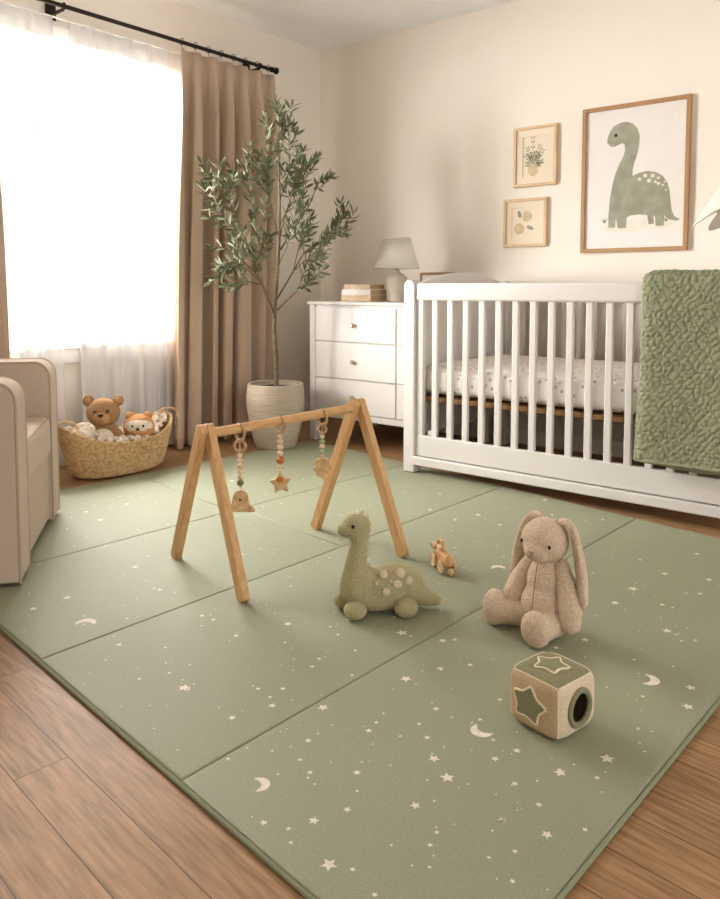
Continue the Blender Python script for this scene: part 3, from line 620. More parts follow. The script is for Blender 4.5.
main = [  # (points as px,py,depth)
 [(276, 318, 0), (262, 285, -.05), (247, 250, -.12), (232, 220, -.17), (222, 190, -.2), (214, 168, -.22)],
 [(276, 322, 0), (258, 280, -.1), (240, 262, -.2), (222, 250, -.26), (206, 246, -.3)],
 [(262, 285, -.05), (245, 270, -.12), (228, 262, -.2), (216, 268, -.22)],
 [(247, 250, -.12), (232, 232, -.2), (214, 215, -.24), (203, 208, -.26)],
 [(234, 224, -.17), (222, 196, -.26), (211, 180, -.28), (204, 177, -.29)],
 [(262, 285, -.03), (258, 250, -.02), (252, 215, -.06), (246, 185, -.1), (238, 168, -.12)],
 [(258, 250, -.02), (264, 222, -.08), (266, 190, -.12), (262, 158, -.14)],
 [(281, 240, 0), (272, 205, -.1), (268, 170, -.14), (268, 145, -.12), (270, 126, -.1)],
 [(282, 250, 0), (300, 225, .03), (315, 205, .06), (325, 185, .08), (338, 178, .1)],
 [(277, 300, 0), (296, 272, .02), (310, 252, .03), (328, 242, .05), (344, 226, .06), (355, 217, .08)],
 [(310, 252, .03), (325, 245, .0), (341, 238, .02), (353, 231, .05)],
 [(296, 272, .02), (308, 262, -.06), (322, 256, -.08), (332, 252, -.1)],
 [(278, 310, 0), (294, 296, -.03), (308, 286, -.05), (322, 276, -.06), (330, 270, -.07)],
 [(282, 225, 0), (292, 205, -.05), (300, 185, -.07), (312, 168, -.08), (322, 160, -.08)],
 [(300, 225, .03), (308, 200, .1), (312, 180, .12), (318, 165, .13)],
 [(282, 200, 0), (290, 180, .06), (293, 160, .08), (292, 140, .08), (296, 128, .1)],
 [(281, 160, 0), (286, 140, -.05), (288, 127, -.06), (284, 112, -.06)],
 [(280, 265, 0), (290, 245, -.1), (296, 225, -.14), (300, 208, -.15)],
 [(279, 275, 0), (268, 262, .04), (256, 240, .06), (250, 222, .07)],
 [(296, 272, .02), (302, 250, .06), (306, 232, .08), (316, 218, .08)],
 [(262, 285, -.05), (240, 280, -.12), (225, 272, -.16)],
 [(281, 240, 0), (288, 215, .05), (300, 195, .04), (304, 178, .0)],
]
def smooth_path(P, n=5):
    out = []
    for i in range(len(P) - 1):
        p0 = P[max(0, i - 1)]; p1 = P[i]; p2 = P[i + 1]; p3 = P[min(len(P) - 1, i + 2)]
        for k in range(n):
            t = k / n
            out.append(.5 * ((2 * p1) + (p2 - p0) * t + (2 * p0 - 5 * p1 + 4 * p2 - p3) * t * t + (3 * p1 - p0 - 3 * p2 + p3) * t ** 3))
    out.append(P[-1]); return out
def leaf(p, d, L):
    d = d.normalized(); side = d.cross(Vector((random.uniform(-1, 1), random.uniform(-1, 1), random.uniform(-1, 1)))).normalized(); up = side.cross(d)
    w_ = L * random.uniform(.115, .155); vs = []
    for t, wt, b in ((0, .12, 0), (.25, .8, .02), (.55, 1, .03), (.8, .6, .01), (1, 0.05, -.03)):
        c = p + d * L * t + up * L * b * 1.5
        vs += [tuple(c + side * w_ * wt - up * w_ * .25 * -1), tuple(c), tuple(c - side * w_ * wt + up * w_ * .25)]
    fs = []
    for k in range(4):
        for j in (0, 1): a = k * 3 + j; fs.append((a, a + 1, a + 4, a + 3))
    lf.add(vs, fs, random.choice((0, 0, 1, 2)))
def leaves_on(P, start):
    n = len(P); dist = 0
    for i in range(max(1, int(n * start)), n):
        d = (P[i] - P[i - 1]); dist += d.length
        if dist < .0185: continue
        dist = 0; t = d.normalized()
        q = t.cross(Vector((random.uniform(-1, 1), random.uniform(-1, 1), random.uniform(-1, 1)))).normalized()
        for s_ in (-1, 1):
            if random.random() < .12: continue
            leaf(P[i], t * .75 + q * s_ * .8 + Vector((0, 0, random.uniform(-.1, .25))), random.uniform(.050, .076))
    for _ in range(2): leaf(P[-1], (P[-1] - P[-2]).normalized() + Vector((random.uniform(-.3, .3), random.uniform(-.3, .3), .1)), .05)
def clampw(p):     # keep twigs clear of the window wall and its drape
    lim = WX + .225 + 3.22
    if p.x < lim: p.x = lim + (p.x - lim) * .1
    return p
for k, P in enumerate(main):
    pts = [clampw(tp(*q)) for q in P]; S = smooth_path(pts, 8); n = len(S)
    r0 = .006 if k in (0, 1, 9, 8, 12) else .0035
    wd.tube(S, [r0 * (1 - .8 * i / (n - 1)) for i in range(n)], 6)
    leaves_on(S, .32)
    for _ in range(2 + len(P) // 3):
        i = random.randint(int(n * .3), n - 3); d = (S[i + 1] - S[i]).normalized()
        o_ = d.cross(Vector((random.uniform(-1, 1), random.uniform(-1, 1), random.uniform(-.3, .6)))).normalized()
        L = random.uniform(.08, .17); e = S[i] + (d * .8 + o_ * .7 + Vector((0, 0, .25))).normalized() * L; m_ = (S[i] + e) / 2 + Vector((0, 0, -.01))
        T_ = smooth_path([S[i], m_, clampw(e)], 6); wd.tube(T_, [.0018 * (1 - .6 * q / (len(T_) - 1)) for q in range(len(T_))], 5); leaves_on(T_, .2)
leaves_on(smooth_path(trunk[6:], 8), .3)
M['leaf2'] = mat('olive_leaf_light', '82866A', .75, var=.1); M['leaf3'] = mat('olive_leaf_grey', '767A5E', .75, var=.15)
wd.build('trunk', 'bark', tr); lf.build('foliage', ['leaf', 'leaf2', 'leaf3'], tr, ang=0)

# ------------------------------------------------------------ armchair
ch = thing('armchair', 'beige upholstered swivel armchair with piping at the left edge', 'armchair', (-2.300, 1.158, MT + .001), rad(142.5))
AW, TW, AD, AH = .16, .83, .76, .645
def arm(x0):
    n = 12; R = .065; pl = [(0, .012), (0, AH - R)]
    for i in range(1, n + 1): q = pi / 2 * i / n; pl.append((R - R * cos(q), AH - R + R * sin(q)))
    pl += [(AD, AH), (AD, .012)]
    X = TR(x0, 0, 0) @ Matrix(((0, 0, 1, 0), (1, 0, 0, 0), (0, 1, 0, 0), (0, 0, 0, 1)))
    m = MB(); m.prism(pl, AW, X)
    o = m.build('arm', 'chair', ch, mods=[('bev', .012, 4)])
    for xx in (.003, AW - .003): MB().tube([(x0 + xx, y + .002, z - .002 * (y > .05)) for y, z in pl[:-1]], .0045, 8).build('arm_piping', 'piping', o)
arm(0); arm(TW - AW)
MB().box(AW - .01, TW - AW + .01, .016, AD, .02, .285).build('front_panel', 'chair', ch, mods=[('bev', .012, 3)])
cu = MB().box(AW + .002, TW - AW - .002, .0, AD - .15, .275, .435).build('seat_cushion', 'chair', ch, mods=[('bev', .03, 4)])
for z in (.423, .288): MB().tube([(AW + .012, AD - .2, z), (AW + .012, .009, z), (TW - AW - .012, .009, z), (TW - AW - .012, AD - .2, z)], .004, 8).build('cushion_piping', 'piping', cu)
MB().box(.02, TW - .02, AD - .18, AD, .03, .86).build('backrest', 'chair', ch, mods=[('bev', .05, 5)])
MB().box(AW + .01, TW - AW - .01, AD - .31, AD - .17, .43, .80).build('back_cushion', 'chair', ch, mods=[('bev', .06, 5)])
MB().lathe([(.0001, .0), (.24, .0), (.25, .01), (.24, .03), (.0001, .03)], 40, X=TR(TW / 2, AD / 2 + .05, 0)).build('swivel_base', 'rod', ch)
pw = MB().grid(lambda u, v: (.16 * (2 * u - 1) * (1 - .1 * (2 * v - 1) ** 2), .045 * sin(pi * u) ** .5 * sin(pi * v) ** .5, .16 * (2 * v - 1) * (1 - .1 * (2 * u - 1) ** 2)), 20, 20).grid(lambda u, v: (.16 * (2 * u - 1) * (1 - .1 * (2 * v - 1) ** 2), -.045 * sin(pi * u) ** .5 * sin(pi * v) ** .5, .16 * (2 * v - 1) * (1 - .1 * (2 * u - 1) ** 2)), 20, 20)
c_ = Matrix.Translation((-2.295, 1.165, 0)) @ RZ(rad(142.5)) @ Vector((AW + .24, .36, .60))
pw.build('throw_pillow', 'linen', loc=c_ + Vector((0, 0, .012)), rot=(rad(-12), 0, rad(142.5)), ang=60, label='cream cushion resting in the beige armchair', cat='cushion')

# ------------------------------------------------------------ toy basket
BX, BY = -3.44, 2.262
bk = thing('toy_basket', 'oval woven seagrass basket full of plush toys below the window', 'basket', (BX, BY, 0))
def bz(a, v):         # height of wall at angle a
    top = .172 + .088 * abs(sin(a)) ** 2.5; return top * v
def bkf(u, v, ins=0):
    a = 2 * pi * u; fl = v ** .6; rx = .120 + .042 * fl - ins; ry = .225 + .085 * fl - ins
    if v < .1: k = sqrt(max(0, 1 - (1 - v / .1) ** 2)); rx -= .03 * (1 - k); ry -= .03 * (1 - k)
    rows = 26; ww = sin(v * rows * pi) ** 2; st = sin(a * 60 + int(v * rows) * 1.9); r_ = (.0045 * ww + .0028 * st * ww) if not ins else 0
    e = .85; cx_, sy_ = math.copysign(abs(cos(a)) ** e, cos(a)), math.copysign(abs(sin(a)) ** e, sin(a))
    return ((rx + r_) * cx_, (ry + r_) * sy_, bz(a, v) + .003)
w_ = MB().grid(bkf, 240, 104, cu=True)
w_.grid(lambda u, v: bkf(u, .04 + .96 * v, .010), 120, 10, cu=True)
n_ = 60; w_.add([bkf(i / n_, 0) for i in range(n_)], [tuple(range(n_))])
w_.build('woven_body', 'basket', bk, ang=0)
rim = [bkf(i / 96, 1, .004) for i in range(96)]
rb = MB()
for ph_ in (0, 2.1, 4.2): rb.tube([(x * (1 + .02 * cos(i * .9 + ph_)), y * (1 + .012 * cos(i * .9 + ph_)), z + .006 * sin(i * .9 + ph_)) for i, (x, y, z) in enumerate(rim)], .0055, 6, closed=True)
rb.build('braided_rim', 'basket', bk)
def handle(y, x, rot):
    h = MB(); hh = []
    for i in range(25):
        a = -.35 + (pi + .7) * i / 24; hh.append((.050 * cos(a), 0, .038 * sin(a)))
    for ph_ in (0, pi): h.tube([(p[0] + .002 * cos(i * 1.1 + ph_), .002 * sin(i * 1.1 + ph_), p[2]) for i, p in enumerate(hh)], .005, 6)
    return h
handle(0, 0, 0).build('handle', 'basket', bk, loc=(.035, .292, .262), rot=(0, 0, rad(50)))
handle(0, 0, 0).build('handle', 'basket', bk, loc=(.02, -.292, .262), rot=(0, 0, rad(50)))
handle(0, 0, 0).build('handle', 'basket', bk, loc=(.1885, .075, .172), rot=(rad(180), 0, rad(86)))
random.seed(5)
fl = MB()
fl.ell((0, 0, .135), (.125, .25, .045))
for i in range(420):
    a = random.uniform(0, 2 * pi); r = random.random() ** .4
    fl.ell((r * .138 * cos(a), r * .282 * sin(a), .172 + .088 * abs(r * sin(a)) ** 2.5 + random.uniform(0, .02)), random.uniform(.009, .016), 8, 6)
fl.build('fluffy_throw', 'cream_plush', loc=(BX, BY, 0), ang=0, label='cream bobbly throw filling the toy basket around the plush toys', cat='blanket', mods=[('remesh', .004), ('smooth', 1)])
def plush(mb, name, m, parent, vox=.004, sm=6, fz=.0025, label=None): return mb.build(name, m, parent, ang=0, label=label, mods=[('remesh', vox), ('smooth', sm), ('fuzz', fz, .006)])
CAMDIR = rad(-50)
def toyface(t, R, eyes=.4, ez=.1, nose=.018, nz=-.05, ny=-1.25): pass
# bear: front is -Y
br = thing('teddy_bear', 'brown teddy bear sitting upright in the middle of the toy basket', 'teddy bear', (BX - .01, BY - .070, .190), rad(48))
plush(MB().ell((0, 0, .0), (.085, .07, .08)).ell((-.07, -.02, .0), (.035, .035, .06), rot=(0, .5, 0)).ell((.07, -.02, .0), (.035, .035, .06), rot=(0, -.5, 0)), 'body', 'bear', br)
plush(MB().ell((0, -.005, .125), (.084, .074, .074)), 'head', 'bear', br)
for s_ in (-1, 1):
    e_ = plush(MB().ell((s_ * .072, .0, .185), (.030, .018, .030)), 'ear', 'bear', br)
    plush(MB().ell((s_ * .072, -.015, .184), (.019, .008, .019)), 'inner_ear', 'bear_light', e_)
    MB().ell((s_ * .031, -.076, .142), .0075, 12, 8).build('eye', 'black', br)
plush(MB().ell((0, -.060, .108), (.043, .034, .034)), 'muzzle', 'bear_light', br)
MB().ell((0, -.094, .124), (.013, .007, .009), 14, 8).build('nose', 'black', br)
MB().tube([(-.014, -.091, .100), (0, -.094, .094), (.014, -.091, .100)], .0014, 6).tube([(0, -.094, .096), (0, -.095, .118)], .0012, 6).build('mouth', 'thread', br)
plush(MB().ell((0, -.045, -.002), (.06, .038, .055)), 'belly_patch', 'cream_plush', br)
# fox-like round plush
fx = thing('round_plush_toy', 'round apricot plush animal with white face at the right of the basket', 'plush toy', (BX + .060, BY + .090, .190), rad(50))
plush(MB().ell((0, 0, .035), (.080, .066, .070)), 'head', 'fox', fx)
for s_ in (-1, 1):
    plush(MB().ell((s_ * .045, .0, .094), (.024, .016, .024)), 'ear', 'fox', fx)
    MB().ell((s_ * .027, -.068, .052), .006, 12, 8).build('eye', 'black', fx)
    MB().ell((s_ * .052, -.052, .028), (.011, .004, .008), 12, 8, rot=(0, 0, s_ * .75)).build('cheek', 'fox', fx)
plush(MB().ell((0, -.018, .044), (.073, .056, .044)), 'face_patch', 'cream_plush', fx)
plush(MB().ell((0, -.035, .020), (.046, .038, .026)), 'muzzle', 'fox', fx)
MB().ell((0, -.074, .036), (.009, .006, .0065), 12, 8).build('nose', 'black', fx)
# lamb
lm = thing('lamb_plush', 'small cream woolly lamb plush at the left end of the basket', 'plush toy', (BX + .02, BY - .20, .195), rad(56))
lb = MB().ell((0, 0, .035), (.050, .045, .045)); random.seed(3)
for i in range(60):
    a, b_ = random.uniform(0, 2 * pi), random.uniform(-.3, 1.5)
    if sin(a) < -.5 and b_ < .8: continue
    lb.ell((.05 * cos(a) * cos(b_), .045 * sin(a) * cos(b_), .035 + .045 * sin(b_)), .012, 10, 7)
plush(lb, 'head', 'cream_plush', lm, .004, 3)
plush(MB().ell((0, -.037, .030), (.032, .020, .028)), 'muzzle', 'cream_plush', lm)
for s_ in (-1, 1):
    plush(MB().ell((s_ * .052, -.010, .032), (.020, .009, .011), rot=(0, s_ * .5, 0)), 'ear', 'cream_plush', lm)
    MB().ell((s_ * .017, -.056, .040), .0042, 10, 8).build('eye', 'black', lm)
MB().ell((0, -.0585, .028), (.005, .003, .0035), 10, 8).build('nose', 'thread', lm)

# ------------------------------------------------------------ play gym
Lf = [(-2.144, 1.645), (-1.678, 1.506)]; Rf = [(-1.983, 2.190), (-1.532, 2.118)]
AL = Vector(((Lf[0][0] + Lf[1][0]) / 2, (Lf[0][1] + Lf[1][1]) / 2, .494)); AR = Vector(((Rf[0][0] + Rf[1][0]) / 2, (Rf[0][1] + Rf[1][1]) / 2, .525))
gm = thing('baby_play_gym', 'light wooden A-frame baby play gym standing on the green mat', 'play gym', (AL.x, AL.y, MT))
bd = (AR - AL).normalized(); rotb = math.atan2(bd.y, bd.x)
O = Vector((AL.x, AL.y, MT))
def leg(foot, apex, off):
    f = Vector((foot[0], foot[1], MT)) - O; a = apex - O + bd * off; f = f + bd * off; d = (a - f); L = d.length; z = d.normalized()
    y = Vector((bd.x, bd.y, 0)).normalized(); x = y.cross(z).normalized(); y = z.cross(x)
    X = Matrix(((x.x, y.x, z.x, f.x), (x.y, y.y, z.y, f.y), (x.z, y.z, z.z, f.z), (0, 0, 0, 1)))
    pl = []
    for i in range(9): q = pi + pi * i / 8; pl.append((.021 * cos(q), .0075 + .0075 * sin(q) * 1.0))
    pl += [(.021, L + .004)] + [(.021 * cos(pi * i / 8), L + .004 + .016 * sin(pi * i / 8)) for i in range(1, 8)] + [(-.021, L + .004)]
    m = MB(); m.prism(pl, .026, X @ TR(0, .013, 0) @ RX(pi / 2)); o = m.build('leg', 'gym_z', gm, mods=[('bev', .003, 3)])
    return o
leg(Lf[0], AL, -.0125); leg(Lf[1], AL, .014); leg(Rf[0], AR, -.014); leg(Rf[1], AR, .0125)
MB().tube([AL - O - bd * .02 + Vector((0, 0, -.012)), AR - O + bd * .02 + Vector((0, 0, -.012))], .0155, 20).build('crossbar', 'gym_y', gm)
def hang(t, label, seq, charm, colr, name):
    p = AL.lerp(AR, t) + Vector((0, 0, -.012 - .0035))
    g = thing(name, label, 'hanging toy', p, rad(39), 'toys hanging from the play gym'); g.scale = (1.16, 1.16, 1.16)
    MB().torus((0, 0, -.0085), .0225, .0045, RZ(rotb - rad(39)) @ RX(pi / 2) @ RY(0) if False else RZ(rotb - rad(39) + pi / 2 + .1) @ RX(pi / 2), 28, 10).build('hanging_ring', 'ring', g)
    z = -.036
    for kind, c, r in seq:
        if kind == 'r':
            MB().torus((0, 0, z - r + .003), r, .0042, RX(pi / 2), 28, 10).build('wooden_ring', 'ring', g); z -= 2 * r
        else:
            MB().lathe([(max(.0012, r * sin(pi * k / 10)), -r * .92 * cos(pi * k / 10)) for k in range(11)], 20, X=TR(0, 0, z - r)).build('bead', c, g); z -= 1.86 * r
    MB().tube([(0, 0, -.034), (0, 0, z - .012)], .0012, 6).build('cord', 'pages_white', g)
    charm(g, z - .004)
def bell(g, z):
    pl = []
    for i in range(13): a = pi * i / 12; pl.append((.022 * cos(a), z - .022 + .022 * sin(a)))
    pl = [(.040, z - .064), (.042, z - .056), (.037, z - .050), (.028, z - .044), (.024, z - .034)] + pl + [(-.024, z - .034), (-.028, z - .044), (-.036, z - .050), (-.040, z - .056), (-.038, z - .064)]
    o = MB().prism(pl, .012, TR(0, .006, 0) @ FLAT).build('bell_charm', 'charm_wood', g, mods=[('bev', .003, 3)])
    MB().ell((0, -.006, z - .028), (.005, .0012, .005), 12, 8).build('stitch_dot', 'thread', o)
def starc(g, z):
    pl = star_poly(.036, .019, 5, rad(96)); o = MB().prism([(x, y + z - .028) for x, y in pl], .014, TR(0, .007, 0) @ FLAT).build('star_charm', 'charm_wood', g, mods=[('bev', .005, 4)])
    MB().ell((0, -.007, z - .016), (.011, .004, .010), 16, 10).build('centre_bead', 'orange_bead', o, label='terracotta centre bead')
def leafc(g, z):
    pl = [(0, 0), (.012, .002), (.022, -.006), (.018, -.014), (.026, -.022), (.030, -.034), (.022, -.038), (.020, -.048), (.012, -.056), (.006, -.066), (-.002, -.066), (-.004, -.056), (-.014, -.058), (-.020, -.050), (-.016, -.042), (-.026, -.038), (-.028, -.028), (-.018, -.024), (-.020, -.014), (-.024, -.008), (-.014, -.002)]
    MB().prism([(x, y + z + .002) for x, y in reversed(pl)], .012, TR(0, .006, 0) @ FLAT).build('animal_charm', 'charm_wood', g, mods=[('bev', .003, 3)])
P_ = 'bead_wood'
hang(.205, 'bell-shaped wooden charm on a bead string, nearest the left end of the gym bar', [('r', 0, .0155), ('b', P_, .0075), ('b', P_, .0085), ('b', P_, .0085), ('b', P_, .0085), ('b', P_, .008), ('b', 'green_bead', .0105), ('b', P_, .004)], bell, 'green', 'hanging_toy')
hang(.46, 'star-shaped wooden charm under a big terracotta bead, middle of the gym bar', [('b', P_, .0075), ('b', P_, .0085), ('b', P_, .0095), ('b', P_, .0095), ('b', 'orange_bead', .0125), ('b', P_, .0085), ('b', P_, .005)], starc, 'orange', 'hanging_toy')
hang(.745, 'animal-shaped wooden charm with sage beads, nearest the right end of the gym bar', [('r', 0, .012), ('b', P_, .0075), ('b', 'sage_bead', .0085), ('b', P_, .009), ('b', 'sage_bead', .0085), ('b', P_, .005)], leafc, 'sage', 'hanging_toy')

# ------------------------------------------------------------ dinosaur plush (head towards -X)
dn = thing('dinosaur_plush', 'sage green long-necked dinosaur plush with beige spots sitting on the mat', 'plush toy', (-1.316, 1.735, MT), rad(39 + 8))
b_ = MB()
b_.ell((.0, .0, .068), (.098, .056, .062)).ell((.03, 0, .088), (.070, .046, .052)).ell((-.062, 0, .075), (.048, .050, .066)).ell((-.02, 0, .05), (.10, .054, .045))
chain(b_, [(-.080, 0, .075), (-.083, 0, .12), (-.078, 0, .165), (-.072, 0, .205), (-.072, 0, .245)], [.050, .036, .029, .026, .030])
b_.ell((-.080, 0, .256), (.042, .034, .034)).ell((-.105, 0, .246), (.031, .029, .024))
chain(b_, [(.07, 0, .07), (.10, 0, .045), (.13, 0, .030), (.155, -.004, .024)], [.052, .032, .022, .016])
plush(b_, 'body', 'dino', dn, .0038, 8, .002)
for x, y, r in ((-.090, -.048, .031), (-.112, .032, .029), (.055, -.052, .033), (.06, .05, .030)):
    f_ = plush(MB().ell((x, y, r * .86), (r * 1.08, r, r * .86)), 'foot', 'dino', dn, .0036, 3, .002)
for x, z, r in ((-.008, .122, .0125), (.042, .122, .014), (.030, .096, .0125), (-.004, .078, .012), (.066, .101, .012), (-.030, .100, .006), (.012, .104, .005)):
    # seat each spot on the flank facing -Y
    yy = -.056 * sqrt(max(.05, 1 - ((x - .01) / .098) ** 2 - ((z - .072) / .066) ** 2)) if z < .13 else -.03
    yy = max(min(yy, -.026), -.0555)
    MB().ell((x, yy - .0015, z), (r, .0048, r), 18, 10, rot=(-.45 if z > .11 else -.12, 0, .2 * (x > .05))).build('spot', 'dino_spot', dn)
for s_ in (-1, 1):
    MB().ell((-.094, s_ * .0315, .262), .0052, 14, 10).build('eye', 'black', dn)
MB().tube([(-.132, -.012, .240), (-.126, -.021, .236), (-.112, -.028, .234), (-.100, -.030, .238)], .0011, 6).build('mouth', 'thread', dn)
for x, z, r in ((-.062, .290, .009), (-.047, .278, .009), (-.040, .260, .008), (-.040, .238, .007), (-.042, .205, .006), (-.045, .185, .006), (-.049, .160, .006), (-.046, .140, .006)):
    MB().lathe([(r * .75, -.004), (r * .55, .004), (.0008, .012)], 10, X=TR(x - .003, 0, z) @ RY(rad(60 if z < .27 else 25))).build('spike', 'dino_spot', dn)

# ------------------------------------------------------------ bunny plush (front -Y)
bn = thing('bunny_plush', 'tan floppy-eared bunny plush sitting on the green mat', 'plush toy', (-.900, 1.916, MT), rad(-5)); bn.scale = (1.12, 1.08, 1.16)
plush(MB().ell((0, 0, .063), (.060, .056, .062)).ell((0, .004, .115), (.048, .045, .060)).ell((0, .006, .160), (.034, .033, .035)), 'body', 'bunny', bn, .0032, 8, .004)
plush(MB().ell((0, -.004, .216), (.058, .056, .053)).ell((0, -.040, .200), (.034, .028, .027)), 'head', 'bunny', bn, .0032, 8, .004)
for s_ in (-1, 1):
    plush(chain(MB(), [(s_ * .040, .006, .158), (s_ * .062, -.006, .115), (s_ * .076, -.014, .072), (s_ * .078, -.018, .044)], [.020, .025, .029, .026]), 'arm', 'bunny', bn, .0032, 6, .004)
    ea = MB(); E = [(s_ * .030, .010, .262), (s_ * .052, .014, .260), (s_ * .069, .014, .238), (s_ * .080, .012, .20), (s_ * .090, .010, .155), (s_ * .097, .006, .105), (s_ * .098, .004, .088)]
    if s_ < 0: E = [(x * .86, y + .006, z + (.262 - z) * .12) for x, y, z in E]
    rs = [.010, .017, .021, .023, .026, .025, .018]
    S = smooth_path([Vector(q) for q in E], 4)
    for i, q in enumerate(S):
        t_ = i / (len(S) - 1) * 6; k_ = min(5, int(t_)); rr = rs[k_] + (rs[k_ + 1] - rs[k_]) * (t_ - k_)
        ea.ell(q, (rr * .55, rr * 1.0, rr * .8), 14, 9, rot=(0, -s_ * .15, s_ * .55))
    plush(ea, 'ear', 'bunny', bn, .0032, 5, .0035)
    MB().ell((s_ * .038, -.050, .217), (.0036, .0036, .0048), 12, 8).build('eye', 'black', bn)
plush(chain(MB(), [(-.032, -.01, .034), (-.068, -.040, .032), (-.090, -.058, .036)], [.036, .029, .030]).ell((-.102, -.066, .044), (.030, .031, .044), rot=(0, 0, .6)), 'leg', 'bunny', bn, .0032, 6, .004)
plush(chain(MB(), [(.034, -.01, .034), (.036, -.06, .032), (.036, -.085, .034)], [.036, .029, .030]).ell((.036, -.104, .042), (.037, .027, .042)), 'leg', 'bunny', bn, .0032, 6, .004)
MB().tube([(.006, -.068, .203), (0, -.0705, .200), (-.006, -.068, .203)], .0011, 6).tube([(0, -.0705, .200), (0, -.0685, .188)], .001, 6).build('nose_stitch', 'thread', bn)
MB().tube([(0, -.037, .172), (0, -.045, .14), (0, -.0525, .11), (0, -.059, .08), (0, -.0595, .055)], .0009, 6).build('tummy_seam', 'thread', bn)

# ------------------------------------------------------------ soft activity cube
cb = thing('soft_activity_cube', 'soft fabric baby cube with star patches and a round hole', 'toy cube', (-.687, 1.506, MT), rad(-12))
SQ, SZ = .068, .062
def puff(a, b_, c):                   # cube surface point -> softly rounded cube
    n = 5.5; q = (abs(a) ** n + abs(b_) ** n + abs(c) ** n) ** (1 / n); k = 1.075
    return Vector((a / q * SQ * k * .955, b_ / q * SQ * k * .955, SZ + c / q * SZ * (1.0 if c < 0 else 1.03)))
def pad(axis, sgn, m, nm):
    def f(u, v):
        a, b_ = 2 * u - 1, 2 * v - 1
        return puff(*{'z': (a, b_, sgn), 'y': (a, sgn, b_), 'x': (sgn, a, b_)}[axis])
    return MB().grid(f, 28, 28).build(nm, m, cb, ang=0)
pad('z', 1, 'cube_green', 'top_pad'); pad('y', -1, 'cube_tan', 'side_pad'); pad('y', 1, 'cube_tan', 'side_pad'); pad('x', -1, 'cube_beige', 'side_pad'); pad('z', -1, 'cube_beige', 'base_pad')
HR = .58
def hole(u, v):
    q = 2 * pi * u; c_, s2 = cos(q), sin(q); m_ = max(abs(c_), abs(s2)); t_ = v ** 1.0
    y = (c_ * HR * .82) * (1 - t_) + c_ / m_ * t_; z = (s2 * HR) * (1 - t_) + s2 / m_ * t_
    return puff(1, y, z)
MB().grid(hole, 96, 16, cu=True).build('hole_pad', 'cube_beige', cb, ang=0)
MB().tube([puff(1, HR * .84 * cos(2 * pi * k / 48), HR * sin(2 * pi * k / 48)) + Vector((.001, 0, 0)) for k in range(48)], .0062, 12, closed=True).build('hole_ring', 'cube_green', cb, ang=0, label='olive fabric ring around the hole')
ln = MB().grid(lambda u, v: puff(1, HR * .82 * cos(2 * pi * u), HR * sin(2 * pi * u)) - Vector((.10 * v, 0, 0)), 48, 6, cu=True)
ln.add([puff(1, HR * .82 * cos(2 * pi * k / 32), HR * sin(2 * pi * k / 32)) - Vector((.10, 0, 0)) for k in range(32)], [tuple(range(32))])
ln.build('hole_inside', 'dark_hole', cb, ang=0)  # inner wall and end of the hole, coloured dark brown
def soft_star(n=5, R=.030, r=.0175, rot=0):
    pts = star_poly(R, r, n, rot); P = [Vector((x, y, 0)) for x, y in pts]; out = []
    for i in range(len(P)):
        a, b, c = P[i - 1], P[i], P[(i + 1) % len(P)]
        for t_ in (0, .33, .66, 1):
            p0 = b.lerp(a, .3); p2 = b.lerp(c, .3); out.append(p0.lerp(b, t_).lerp(b.lerp(p2, t_), t_))
    return out
def applique(fn, R, r, rot, nm='star_patch'):
    s_ = soft_star(5, R, r, rot); n = len(s_); m = MB()
    rings = [[fn(p.x * k, p.y * k, h) for p in s_] for k, h in ((1, .0), (1, .0018), (.93, .0028), (.6, .003))]
    vs = sum(rings, []) + [fn(0, 0, .003)]
    fs = [(j * n + i, j * n + (i + 1) % n, (j + 1) * n + (i + 1) % n, (j + 1) * n + i) for j in range(3) for i in range(n)] + [(3 * n + i, 3 * n + (i + 1) % n, 4 * n) for i in range(n)]
    o = m.add(vs, fs).build(nm, 'cube_green', cb, ang=0)
    MB().tube([fn(p.x, p.y, .0012) for p in s_], .0027, 8, closed=True).build('patch_edging', 'cube_cream', o)
applique(lambda x, y, h: puff(x - .05, y, 1) + Vector((0, 0, h)), .60, .34, rad(100))
applique(lambda x, y, h: puff(x - .10, -1, y - .02) + Vector((0, -h, 0)), .68, .42, rad(82))
ed = MB(); nn = 20
def edge(f): ed.tube([f(-.97 + 1.94 * k / nn) for k in range(nn + 1)], .0018, 6)
edge(lambda t_: puff(t_, -1, 1)); edge(lambda t_: puff(1, t_, 1)); edge(lambda t_: puff(1, -1, t_)); edge(lambda t_: puff(-1, -1, t_)); edge(lambda t_: puff(t_, 1, 1)); edge(lambda t_: puff(-1, t_, 1)); edge(lambda t_: puff(1, 1, t_))
ed.build('seam_piping', 'cube_cream', cb)

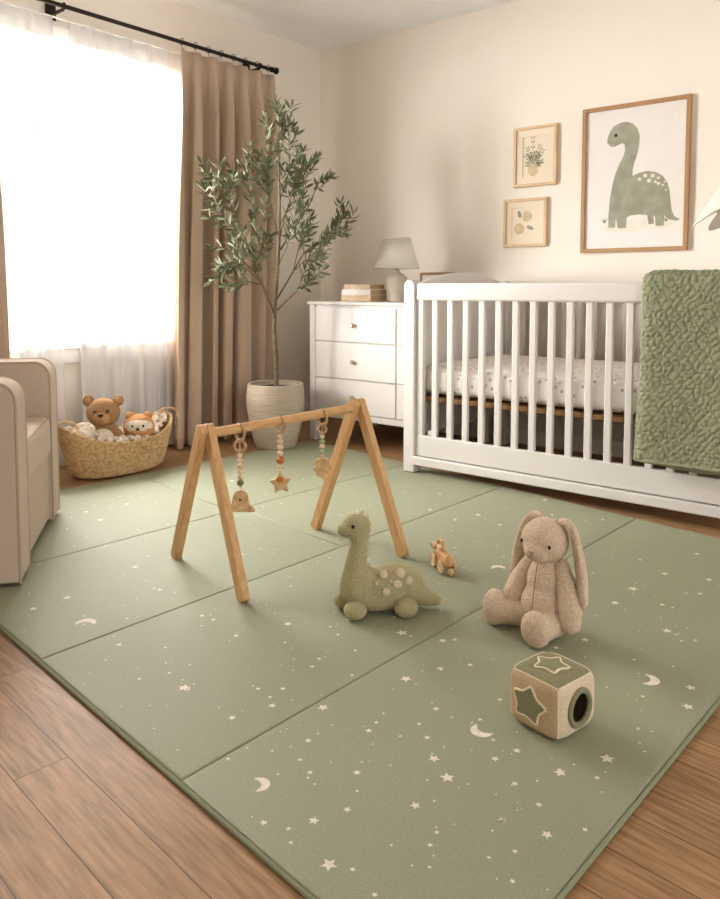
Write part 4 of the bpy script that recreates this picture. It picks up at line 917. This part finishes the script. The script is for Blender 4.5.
# ------------------------------------------------------------ wooden pull-along toy
cr_ = thing('wooden_push_toy', 'little wooden pull-along toy on wheels between dinosaur and bunny', 'toy car', (-1.358, 2.118, MT), rad(-35)); cr_.scale = (1.22, 1.22, 1.22)
# long axis +X towards camera
MB().prism([(-.042, .018), (.036, .018), (.042, .024), (.044, .04), (.036, .048), (.012, .050), (-.03, .050), (-.042, .044)], .022, TR(0, .011, 0) @ RX(pi / 2)).build('chassis', 'toy_wood', cr_, mods=[('bev', .004, 3)])
MB().ell((.040, 0, .042), (.013, .012, .014), 18, 12).build('nose', 'toy_wood', cr_)
for x in (-.032, .024):
    for s_ in (-1, 1):
        MB().lathe([(.0001, -.004), (.0155, -.004), (.0175, -.002), (.0175, .002), (.0155, .004), (.0001, .004)], 24, X=TR(x, s_ * .0175, .0176) @ RX(pi / 2)).build('wheel', 'charm_wood', cr_)
MB().ell((.052, -.0, .011), (.009, .009, .0105), 14, 10).build('front_ball', 'charm_wood', cr_)
arch = [(-.036 + .0, .0, .046), (-.038, 0, .062), (-.030, 0, .073), (-.014, 0, .075), (-.004, 0, .066), (-.002, 0, .048)]
MB().tube(smooth_path([Vector(a) for a in arch], 5), .0045, 10).build('handle_arch', 'toy_wood', cr_)
MB().box(-.034, -.004, -.009, .009, .048, .062).build('cabin', 'bead_wood', cr_, mods=[('bev', .004, 3)])
MB().lathe([(.0001, 0), (.010, 0), (.008, .012), (.004, .026), (.0001, .028)], 16, X=TR(-.038, -.004, .052) @ RY(rad(-80)) @ RX(rad(25))).build('snout', 'toy_wood', cr_)

# ------------------------------------------------------------ hanging linen canopy (right edge)
cn = thing('linen_canopy', 'off-white linen canopy hanging at the right edge above the crib', 'canopy', (-.615, 3.72, CZ - .06))
def can(u, v):
    a = 2 * pi * u; k = cos(a * 9); r = .02 + .36 * v ** 1.15 + .045 * k * v ** 1.5
    z = -.62 - .74 * v - .035 * k * v ** 3 + .03 * v ** 3
    return (r * cos(a), r * sin(a), z)
MB().grid(can, 216, 24, cu=True).build('canopy_cloth', 'linen', cn, ang=0, mods=[('solid', .002)])
MB().tube([(0, 0, .059), (0, 0, -.63)], .003, 8).build('cord', 'pages_white', cn)
